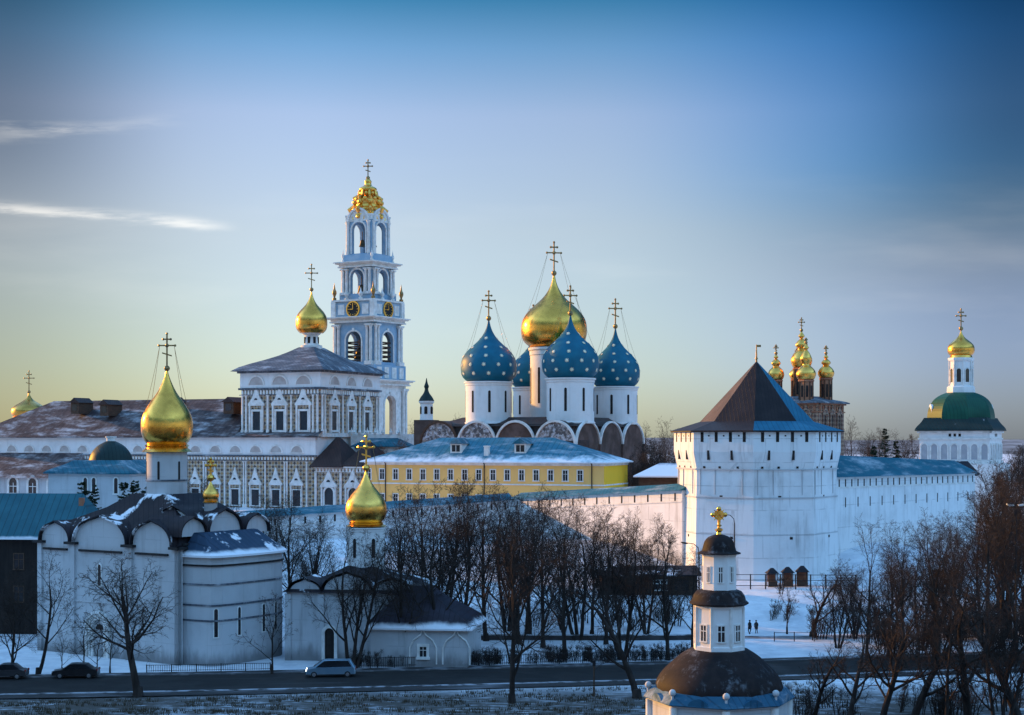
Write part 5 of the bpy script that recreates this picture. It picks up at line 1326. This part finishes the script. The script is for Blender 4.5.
# ------------------------------------------------------------------ cars
GLS = plain('car_glass', (.01, .012, .015), (.02, .022, .026), .6, .08)
TYR = plain('tyre_rubber', (.015, .015, .015), (.03, .03, .03), 3, .9); RIM = plain('wheel_rim', (.35, .36, .38), (.22, .22, .24), 3, .4, .8)
LMP = bpy.data.materials.new('lit_headlamp'); LMP.use_nodes = True
LMP.node_tree.nodes['Principled BSDF'].inputs['Emission Color'].default_value = (1, .93, .8, 1); LMP.node_tree.nodes['Principled BSDF'].inputs['Emission Strength'].default_value = 4
LOFF = plain('headlamp_glass', (.5, .52, .55), (.4, .42, .45), 3, .15); RED = plain('red_lamp_glass', (.25, .012, .01), (.3, .02, .015), 3, .25)
def car(label, px, Yc, rz, paint, L_=4.5, Hc=1.55, lit=False, group=None, van=False):
    """front towards local -x"""
    x = X(px, Yc); t_ = thing('parked_car' if not lit else 'moving_car', label, 'car', (x, Yc, gz(x, Yc) + .02), rz, group)
    h = Hc; w = .88; l = L_ / 2
    if van: low = [(-l, .35), (-l - .02, .62), (-l + .1, .85), (-l + 1.0, 1.02), (l - .1, 1.08), (l, .95), (l, .35)]; cab = [(-l + .75, 1.0), (-l + 1.75, h - .05), (-l + 2.3, h), (l - .55, h - .02), (l - .12, 1.06)]
    else: low = [(-l, .35), (-l - .02, .6), (-l + .12, .80), (-l + 1.15, .95), (l - .35, 1.0), (l, .9), (l, .35)]; cab = [(-l + .95, .93), (-l + 1.8, h - .04), (-l + 2.3, h), (l - 1.2, h - .04), (l - .45, .98)]
    b_ = MB()
    def loft(prof, ws):
        n = len(prof); vs_ = []
        for yy, ins, dz in ws:
            cx_ = sum(p[0] for p in prof) / n
            vs_ += [(cx_ + (p[0] - cx_) * ins, yy, p[1] + (dz if p[1] > 1.1 else 0)) for p in prof]
        m_ = len(ws); fs = [(k * n + i, k * n + (i + 1) % n, (k + 1) * n + (i + 1) % n, (k + 1) * n + i) for k in range(m_ - 1) for i in range(n)]
        fs += [tuple(range(n)), tuple(range(m_ * n - 1, (m_ - 1) * n - 1, -1))]
        return vs_, fs
    b_.add(*loft(low, [(-w, .95, 0), (-w + .1, 1, 0), (w - .1, 1, 0), (w, .95, 0)]))
    b_.add(*loft(cab, [(-w + .17, .94, -.05), (-w + .3, 1, 0), (w - .3, 1, 0), (w - .17, .94, -.05)]))
    bo = b_.build('body', paint, t_, True, angle=30)
    cxm = sum(p[0] for p in cab) / 5
    for sd in (-1, 1):
        g_ = MB(); y = sd * (w - .155)
        a = [(cxm + (p[0] - cxm) * .86, 1.0 + (p[1] - 1.0) * .86 + .05) for p in cab]
        g_.poly(a, y, y + sd * .012)
        g_.build('side_window', GLS, bo)
        lp = MB(); lp.cbox((-l + .1, sd * .62, .72), .2, .34, .16); lp.build('headlight', LMP if lit else LOFF, t_)
        tl = MB(); tl.cbox((l - .04, sd * .66, .88), .14, .28, .2); tl.build('taillight', RED, t_)
        for wx_ in (-l + .85, l - .85):
            c = MB(Matrix.Translation((wx_, sd * (w - .1), .32)) @ Matrix.Rotation(PI / 2, 4, 'X')); c.lathe([(.2, -.11), (.32, -.1), (.33, 0), (.32, .1), (.2, .11)], 20); wh = c.build('wheel', TYR, t_, True)
            c = MB(Matrix.Translation((wx_, sd * (w - .1), .32)) @ Matrix.Rotation(PI / 2, 4, 'X')); c.lathe([(.05, -.125), (.2, -.118), (.2, .118), (.05, .125)], 14); c.build('rim', RIM, wh)
        mr = MB(); mr.cbox((-l + 1.35, sd * (w + .02), 1.02), .12, .18, .12); mr.build('mirror', paint, t_)
    p0, p1 = cab[0], cab[1]; ws = MB(); ws.add([(p0[0] + .06, -w + .3, p0[1] + .08), (p0[0] + .06, w - .3, p0[1] + .08), (p1[0] - .07, w - .36, p1[1] - .04), (p1[0] - .07, -w + .36, p1[1] - .04)], [(0, 1, 2, 3)])
    ws.v = [(a - .03, b2, c + .02) for a, b2, c in ws.v]; ws.build('windscreen', GLS, bo)
    pl = MB(); pl.cbox((-l - .02, 0, .5), .03, .5, .12); pl.build('number_plate', M['trim'], t_)
    return t_
car('silver blue people carrier with lit headlights driving past the white church', 331, road_c(X(331, 161)) + 3.0, .08, plain('silver_blue_paint', (.16, .27, .36), (.19, .30, .39), 1, .3, .5), 5.2, 1.8, True, van=True)
car('black car at the kerb before the big white church, parked below its portal', 76, 163.0, .06, plain('black_paint', (.012, .012, .014), (.02, .02, .022), 1, .3, .2), 4.7, 1.55)
car('dark car at the left edge of the photo, parked before the dark house', 6, 162.4, .05, plain('dark_grey_paint', (.03, .03, .034), (.04, .04, .044), 1, .35, .2), 4.4, 1.6)

# ------------------------------------------------------------------ street lamps and posts
def lamp(label, px, Y, py_top, arms, reach=1.6, heads_pale=False):
    x = X(px, Y); z0 = gz(x, Y); h = Z(py_top, Y) - z0
    t_ = thing('street_lamp', label, 'street lamp', (x, Y, z0))
    p = MB(); p.tube([(0, 0, -.3), (0, 0, h * .5), (0, 0, h - 1.2)], [.13, .1, .07], 8); p.build('pole', M['iron'], t_)
    for ar in arms:
        pts = [(0, 0, h - 1.3), (ar * .1, 0, h - .6), (ar * reach * .45, 0, h - .1), (ar * reach, 0, h)]
        a = MB(); a.tube(pts, [.06, .055, .05, .045], 6); ao = a.build('arm', M['iron'], t_)
        hd = MB(); hd.M = Matrix.Translation((ar * (reach + .3), 0, h)) @ Matrix.Rotation(-ar * .15, 4, 'Y'); hd.box(-.42, .42, -.16, .16, -.04, .10); hd.box(-.3, .3, -.12, .12, -.1, -.04); hd.build('lamp_head', M['iron'] if not heads_pale else M['trim'], ao)  # pale heads use the plain white trim material
    return t_
lamp('tall street lamp with a curved arm rising behind the well chapel', 734.5, 214, 514.5, (-1,), 1.3)
lamp('street lamp reaching left over the path beside the well chapel', 699, 192, 543, (-1,), 1.5)
lamp('pale headed street lamp inside the dark thicket at the right edge', 1016, 175, 505, (-1, 1), .35, True)
pp = thing('marker_post', 'thin dark wooden post standing on the near bank below the road', 'post', (X(594, 151), 151, 0))
p = MB(); p.tube([(0, 0, -.3), (0, 0, 3.6)], [.10, .07], 7); p.build('pole', M['wood'], pp)
p = MB(); p.box(-.16, .16, -.12, -.06, 3.0, 3.5); p.build('plate', M['iron'], pp)

# ------------------------------------------------------------------ bare winter trees
def grow(mt, mc, rng, p, d, ln, r, lev, P):
    nseg = (6, 5, 4, 3, 2)[lev]; pts, rad = [p.copy()], [r]
    end = (.42, .30, .28, .35, .5)[lev]
    for i in range(nseg):
        j = P['wob'] * (.55, 1.0, 1.2, 1.3, 1.0)[lev]
        d = (d + Vector((rng.gauss(0, j), rng.gauss(0, j), rng.gauss(0, j * .7) + (.02, P['up'], P['up'] * .7, P['droop'], P['droop'] * 1.5)[lev]))).normalized()
        pts.append(pts[-1] + d * ln / nseg); rad.append(r * (1 - (1 - end) * (i + 1) / nseg))
    (mt if lev <= 1 else mc).tube([tuple(q) for q in pts], rad, (8, 6, 4, 3, 3)[lev])
    if lev >= P['max']: return
    n = P['n'][lev]; t0 = (P['bole'], .22, .15, .15)[lev]
    az = rng.uniform(0, 6.28)
    for k in range(n):
        t = t0 + (1 - t0) * ((k + rng.uniform(.2, .9)) / n)
        if lev == 0 and k >= n - 2: t = 1.0
        f = t * nseg; i = min(int(f), nseg - 1); q = pts[i].lerp(pts[i + 1], f - i)
        dd = (pts[i + 1] - pts[i]).normalized()
        az += 2.4 + rng.uniform(-.5, .5)
        a = dd.orthogonal().normalized(); b = dd.cross(a)
        tilt = R(rng.uniform(*P['tilt'][lev]))
        if lev == 0 and k >= n - 2: tilt *= .5
        nd = dd * math.cos(tilt) + (a * math.cos(az) + b * math.sin(az)) * math.sin(tilt)
        cl_ = ln * rng.uniform(*P['len'][lev]) * (1.0 - .45 * (t - t0) / (1 - t0) if lev else 1.0 - P['taper'] * (t - t0) / (1 - t0))
        rr = max(P['rmin'], (rad[i] + (rad[i + 1] - rad[i]) * (f - i)) * rng.uniform(.44, .62))
        grow(mt, mc, rng, q, nd, cl_, rr, lev + 1, P)
BASE = dict(wob=.12, up=.10, droop=-.02, max=4, n=(8, 7, 6, 5), bole=.28, tilt=((28, 55), (28, 60), (25, 60), (20, 55)), len=((.48, .68), (.42, .62), (.42, .6), (.4, .7)), taper=.35, rmin=.012)
def proto(seed, height, lean=(0, 0), trunks=1, **kw):
    rng = random.Random(seed); P = dict(BASE); P.update(kw)
    mt, mc = MB(), MB()
    for k in range(trunks):
        d = Vector((lean[0] + (rng.uniform(-.22, .22) if trunks > 1 else 0), lean[1] + (rng.uniform(-.2, .2) if trunks > 1 else 0), 1)).normalized()
        grow(mt, mc, rng, Vector((k * .35 - .17 * (trunks - 1), rng.uniform(-.2, .2) * (trunks > 1), -.3)), d, height * .62 * rng.uniform(.88, 1.0), P.get('r0', height * .0125), 0, P)
    if trunks == 1:
        r = P.get('r0', height * .0125); mt.lathe([(r * 1.7, -.4), (r * 1.35, .15), (r * 1.08, .8)], 8)
    zs = max(v[2] for v in mc.v); 
    return [mt, mc, zs, False, None]
PR = {
    'tall': proto(11, 20, n=(13, 9, 7, 6), bole=.20, droop=-.05),
    'tall2': proto(12, 20, n=(12, 9, 7, 6), bole=.15, tilt=((28, 52), (28, 58), (25, 60), (20, 55)), up=.11, droop=-.05),
    'fork': proto(13, 19, trunks=3, n=(8, 7, 7, 6), bole=.22, tilt=((22, 42), (25, 55), (25, 60), (20, 55)), up=.14),
    'crook': proto(25, 14, lean=(-.16, 0), n=(13, 9, 6, 5), bole=.36, wob=.16, tilt=((35, 70), (30, 65), (25, 65), (20, 55)), len=((.45, .7), (.45, .65), (.42, .6), (.4, .7)), droop=-.08, r0=.33),
    'dense': proto(15, 18, n=(12, 8, 6, 6), bole=.18, tilt=((18, 38), (22, 50), (25, 55), (20, 50)), up=.2, len=((.5, .72), (.42, .6), (.42, .6), (.4, .7))),
    'lean': proto(16, 17, lean=(-.22, .05), n=(8, 7, 6, 5), bole=.33, wob=.13, droop=-.04),
    'sap': proto(17, 8, n=(8, 5, 4, 3), bole=.25, r0=.09, rmin=.012),
    'bush': proto(18, 5, trunks=6, n=(5, 5, 4, 3), bole=.12, r0=.07, rmin=.013, tilt=((15, 45), (25, 55), (25, 60), (20, 55)), max=4),
    'round': proto(19, 17, n=(12, 7, 5, 5), bole=.26, tilt=((30, 62), (25, 55), (25, 55), (20, 50)), up=.12, len=((.48, .6), (.42, .6), (.4, .58), (.4, .6)), taper=.15),
    'limb': proto(20, 15, lean=(.25, 0), n=(7, 6, 6, 5), bole=.25, wob=.15, tilt=((35, 65), (30, 60), (25, 60), (20, 55)), len=((.55, .8), (.45, .65), (.42, .6), (.4, .7)), droop=-.03, r0=.34),
}
def tree(kind, px, Y, py_top, label, rz=0.0, group=None, name='bare_tree', cat='tree', zoff=0.0):
    """Y = distance, py_top = row the crown reaches"""
    p = PR[kind]; x = X(px, Y); z = gz(x, Y) + zoff
    sc_ = (Z(py_top, Y) - z) / p[2]
    if not p[3]:
        root = thing(name, label, cat, (x, Y, z), rz, group); root.scale = (sc_,) * 3
        p[0].build('trunk', M['bark'], root, True, recalc=False, angle=60); p[1].build('crown', M['twig'], root, False, recalc=False)
        p[3] = True; p[4] = root
        return root
    r = dup(p[4], (x, Y, z), rz, sc_, label)
    if group: r['group'] = group
    elif 'group' in r: del r['group']
    r['category'] = cat; r.name = name
    return r
# single trees along the street and in the churchyard
tree('crook', 138, 151, 548, 'crooked bare tree with a leaning trunk in front of the big white church', 0.2)
tree('fork', 352, 169, 512, 'bare tree forked low into two trunks right of the silver blue car', 0.4)
tree('tall', 398, 171, 500, 'straight slim bare tree before the left end of the annex', 1.0)
tree('lean', 447, 171, 505, 'bare tree leaning left in front of the snowy annex roof', 0.0)
tree('tall2', 512, 147, 492, 'thick dark trunked bare tree rooted on the near bank left of the marker post', 0.7)
tree('tall', 565, 178, 486, 'tall bare tree with a straight trunk at the iron fence', 2.6)
tree('fork', 622, 177, 505, 'forked bare tree by the iron fence left of the market shed', 3.9)
tree('tall2', 668, 176, 512, 'bare tree with a spreading crown just left of the well chapel', 4.5)
tree('tall', 692, 183, 545, 'short bare tree half hidden behind the well chapel', 1.6)
tree('limb', 637, 150, 560, 'dark bare tree on the near bank at the left corner of the well chapel', 2.8)
G1 = 'bare trees in the row behind the iron fence'
for i, (px, Y, pt, k) in enumerate(((420, 190, 476, 'tall'), (436, 198, 482, 'fork'), (464, 188, 470, 'tall2'), (486, 193, 474, 'tall'), (527, 195, 480, 'fork'), (543, 187, 490, 'tall2'), (592, 198, 504, 'tall'), (606, 190, 500, 'tall2'), (646, 199, 512, 'fork'), (404, 201, 488, 'tall2'), (508, 202, 480, 'fork'), (450, 200, 480, 'dense'), (578, 194, 492, 'fork'), (518, 190, 488, 'dense'), (630, 203, 508, 'tall2'))):
    tree(k, px, Y, pt, 'bare brown tree in the dense row between annex and market shed', i * 1.31, G1)
G2 = 'bare trees between the two white churches'
for i, (px, Y, pt, k) in enumerate(((290, 199, 486, 'tall2'), (262, 208, 492, 'tall'), (242, 215, 500, 'dense'), (312, 205, 505, 'fork'), (276, 216, 498, 'tall2'), (228, 214, 505, 'tall'))):
    tree(k, px, Y, pt, 'bare tree in the gap between the two white churches before the shaded fortress wall', i * 1.7 + .4, G2)
tree('sap', 272, 165.5, 590, 'small slender bare sapling in front of the church apse', .6)
tree('lean', 38, 165, 548, 'bare tree at the corner of the dark house and the big church', 3.3)
tree('tall2', 12, 163, 560, 'dark bare tree before the dark house at the left edge', 1.3)
G3 = 'thin saplings at the foot of the big church'
for i, (px, Y, pt) in enumerate(((84, 166.5, 610), (97, 166.8, 622), (110, 166.2, 615), (62, 166.5, 628))):
    tree('sap', px, Y, pt, 'thin bare sapling at the foot of the big church left of its portal', i * 1.1, G3)
# right-hand thicket
tree('sap', 787, 200, 574, 'small bare tree alone on the snow right of the well chapel', 2.0)
tree('limb', 812, 197, 556, 'small spreading bare tree on the snow slope below the right fortress wall', 5.5)
tree('round', 868, 172, 512, 'pollarded bare tree with a knotty top in front of the right fortress wall', 0)
G4 = 'bare trees of the dark thicket at the right'
for i, (px, Y, pt, k) in enumerate(((838, 186, 560, 'fork'), (888, 178, 535, 'tall2'), (905, 170, 518, 'tall'), (922, 184, 528, 'fork'), (938, 174, 506, 'fork'), (957, 188, 508, 'tall'), (985, 170, 482, 'tall'), (1002, 186, 470, 'dense'), (1016, 176, 460, 'dense'), (1032, 182, 460, 'tall2'), (1010, 195, 462, 'fork'), (980, 198, 490, 'tall2'), (948, 200, 515, 'fork'), (898, 203, 545, 'fork'), (855, 195, 560, 'fork'), (1024, 200, 455, 'dense'), (998, 205, 470, 'dense'))):
    tree(k, px, Y, pt, 'bare brown tree in the dark thicket at the right below the fortress wall', i * 2.07, G4)
G5 = 'trees on the near bank at the lower right'
for i, (px, Y, pt, k) in enumerate(((846, 134, 610, 'limb'), (880, 131, 590, 'crook'), (912, 136, 570, 'limb'), (944, 130, 585, 'lean'), (972, 134, 556, 'limb'), (1000, 129, 575, 'fork'), (1022, 134, 545, 'limb'), (815, 138, 628, 'limb'))):
    tree(k, px, Y, pt, 'dark crooked tree on the near bank at the lower right', i * 2.4 + 1, G5)
G6 = 'bare bushes under the right thicket'
q = random.Random(5)
for i in range(46):
    px = q.uniform(815, 1040); Y = q.uniform(172, 200)
    if px < 850 and Y < 184: continue
    tree('bush', px, Y, (HY + (25 - q.uniform(3.5, 6.5)) * F / Y), 'bare brown bush in the undergrowth of the dark thicket', q.uniform(0, 6), G6, 'bare_bush', 'bush')
for i in range(14):
    px = q.uniform(800, 1030); Y = q.uniform(136, 146)
    tree('bush', px, Y, (HY + (25 - q.uniform(2.5, 4.5)) * F / Y), 'bare bush on the near bank below the road at the lower right', q.uniform(0, 6), 'bare bushes on the near bank', 'bare_bush', 'bush')
for i in range(130):
    x = q.uniform(X(345, 170), X(700, 170)); Y = road_c(x) + q.uniform(8.7, 10.8); px = 512 + x / Y * F
    tree('bush', px, Y, (HY + (25 - q.uniform(1.2, 2.1)) * F / Y), 'low bare bush of the hedge behind the iron fence', q.uniform(0, 6), 'low hedge bushes behind the iron fence', 'bare_bush', 'bush')
for i in range(12):
    px = q.uniform(770, 870); Y = q.uniform(206, 222)
    tree('bush', px, Y, (HY + (25 - gz(0, Y) - q.uniform(1.5, 3)) * F / Y), 'small bare bush on the snow slope below the great tower', q.uniform(0, 6), 'small bushes on the snow slope', 'bare_bush', 'bush')
# trees inside and beyond the monastery
for px, Y, pt, lab in ((664, 430, 415, 'large bare tree on the skyline between cathedral and great tower'), (648, 440, 420, 'smaller bare tree on the skyline touching the cathedral'), (854, 420, 414, 'round bare tree on the skyline right of the red brick gate church'), (842, 430, 424, 'bare tree on the skyline right against the red brick gate church'), (872, 425, 428, 'low bare tree on the skyline beside the dark spruces'), (690, 440, 425, 'bare tree on the skyline behind the left edge of the tower roof'), (455, 460, 412, 'bare tree far behind the lantern turret, right side'), (412, 455, 418, 'bare tree far behind, between bell tower and lantern turret')):
    tree('round', px, Y, pt, lab, px * .7)
G7 = 'dark trees between cathedral and gatehouse'
for i, (px, Y, pt, k) in enumerate(((636, 322, 440, 'dense'), (650, 318, 436, 'dense'), (662, 326, 442, 'dense'), (640, 312, 450, 'dense'), (628, 318, 452, 'tall2'), (655, 310, 455, 'dense'), (668, 316, 450, 'fork'))):
    tree(k, px, Y, pt, 'dark bare tree massed between the cathedral and the small gatehouse', i * 1.9, G7)
G8 = 'bare trees before the bell tower'
for i, (px, Y, pt, k) in enumerate(((395, 345, 438, 'dense'), (410, 340, 440, 'fork'), (385, 345, 444, 'tall2'))):
    tree(k, px, Y, pt, 'bare tree between the porch of the refectory and the yellow building', i * 1.9, G8)
for i, (px, Y, pt) in enumerate(((200, 262, 476), (190, 258, 480))):
    tree('dense', px, Y, pt, 'dark bushy tree standing before the refectory beside the small gold cupola', i * 2.0 + .5, 'dark trees before the refectory wall', zoff=2)
# spruces
def spruce(label, px, Y, py_top, seed, base, wide=.24, pw=.8, group=None, name='spruce_tree'):
    rng = random.Random(seed); x = X(px, Y); z = base; h = Z(py_top, Y) - z
    t_ = thing(name, label, 'tree', (x, Y, z), 0, group)
    w = MB(); w.tube([(0, 0, -.3), (0, 0, h * .5), (0, 0, h)], [h * .018, h * .011, .03], 7); w.build('trunk', M['bark'], t_)
    c = MB()
    for k in range(int(h * 7)):
        t = rng.uniform(.12, 1) ** .85; zz_ = h * t; ln = h * wide * (1 - t) ** pw * rng.uniform(.5, 1.1) + .2; az = rng.uniform(0, 6.28)
        dr = -.25 + .5 * t
        for j in range(9):
            f = (j + .5) / 9; r = ln * f; px_, py_ = r * math.cos(az), r * math.sin(az); pz = zz_ + r * dr * f
            for sd in (-1, 1):
                a2 = az + sd * rng.uniform(.5, 1.2); wl = .5 * (1 - f * .5) * rng.uniform(.6, 1.3)
                c.add([(px_, py_, pz), (px_ + wl * math.cos(a2), py_ + wl * math.sin(a2), pz - wl * rng.uniform(.1, .5)), (px_ + .12 * math.cos(az), py_ + .12 * math.sin(az), pz + .16)], [(0, 1, 2)])
    c.build('crown', M['needle'], t_, recalc=False)
spruce('tallest dark spruce on the skyline between brick church and green dome', 885, 360, 429, 1, 9)
spruce('shorter dark spruce right of the tallest one on the skyline', 896, 362, 440, 2, 9)
spruce('small dark spruce left of the tallest one on the skyline', 874, 358, 446, 3, 9)

# far trees on the skyline
q = random.Random(9)
G10 = 'distant bare trees on the skyline'
for i in range(34):
    px = q.choice([q.uniform(640, 690), q.uniform(838, 915), q.uniform(1003, 1060), q.uniform(400, 470)]); Y = q.uniform(520, 680)
    tree(q.choice(['round', 'tall', 'dense', 'tall2']), px, Y, q.uniform(426, 440) if px < 1000 else q.uniform(432, 445), 'small distant bare tree on the skyline behind the monastery', q.uniform(0, 6), G10)

for i, (px, pt) in enumerate(((82, 482), (93, 485), (124, 483), (135, 481), (146, 487))):
    spruce('young dark pine standing in front of the small domed chapel', px, 236, pt, 20 + i, 4.5, .15, .45, 'young pines before the small domed chapel', 'pine_tree')
for i, (px, pt, Y) in enumerate(((1004, 447, 330), (1018, 450, 335), (1030, 444, 330), (1011, 458, 320))):
    tree('dense', px, Y, pt, 'bare tree beyond the right end of the fortress wall, right of the green domed tower', i * 1.2, 'bare trees right of the green domed tower')

for i in range(26):
    px = q.uniform(478, 690); Y = q.uniform(201, 213)
    tree('bush' if i % 3 else 'sap', px, Y, HY + (25 - gz(0, Y) - q.uniform(2.0, 5.5)) * F / Y, 'small bare shrub or sapling on the snowy bank behind the low dark wall', q.uniform(0, 6), 'saplings on the snowy bank behind the trees', 'bare_bush', 'bush')
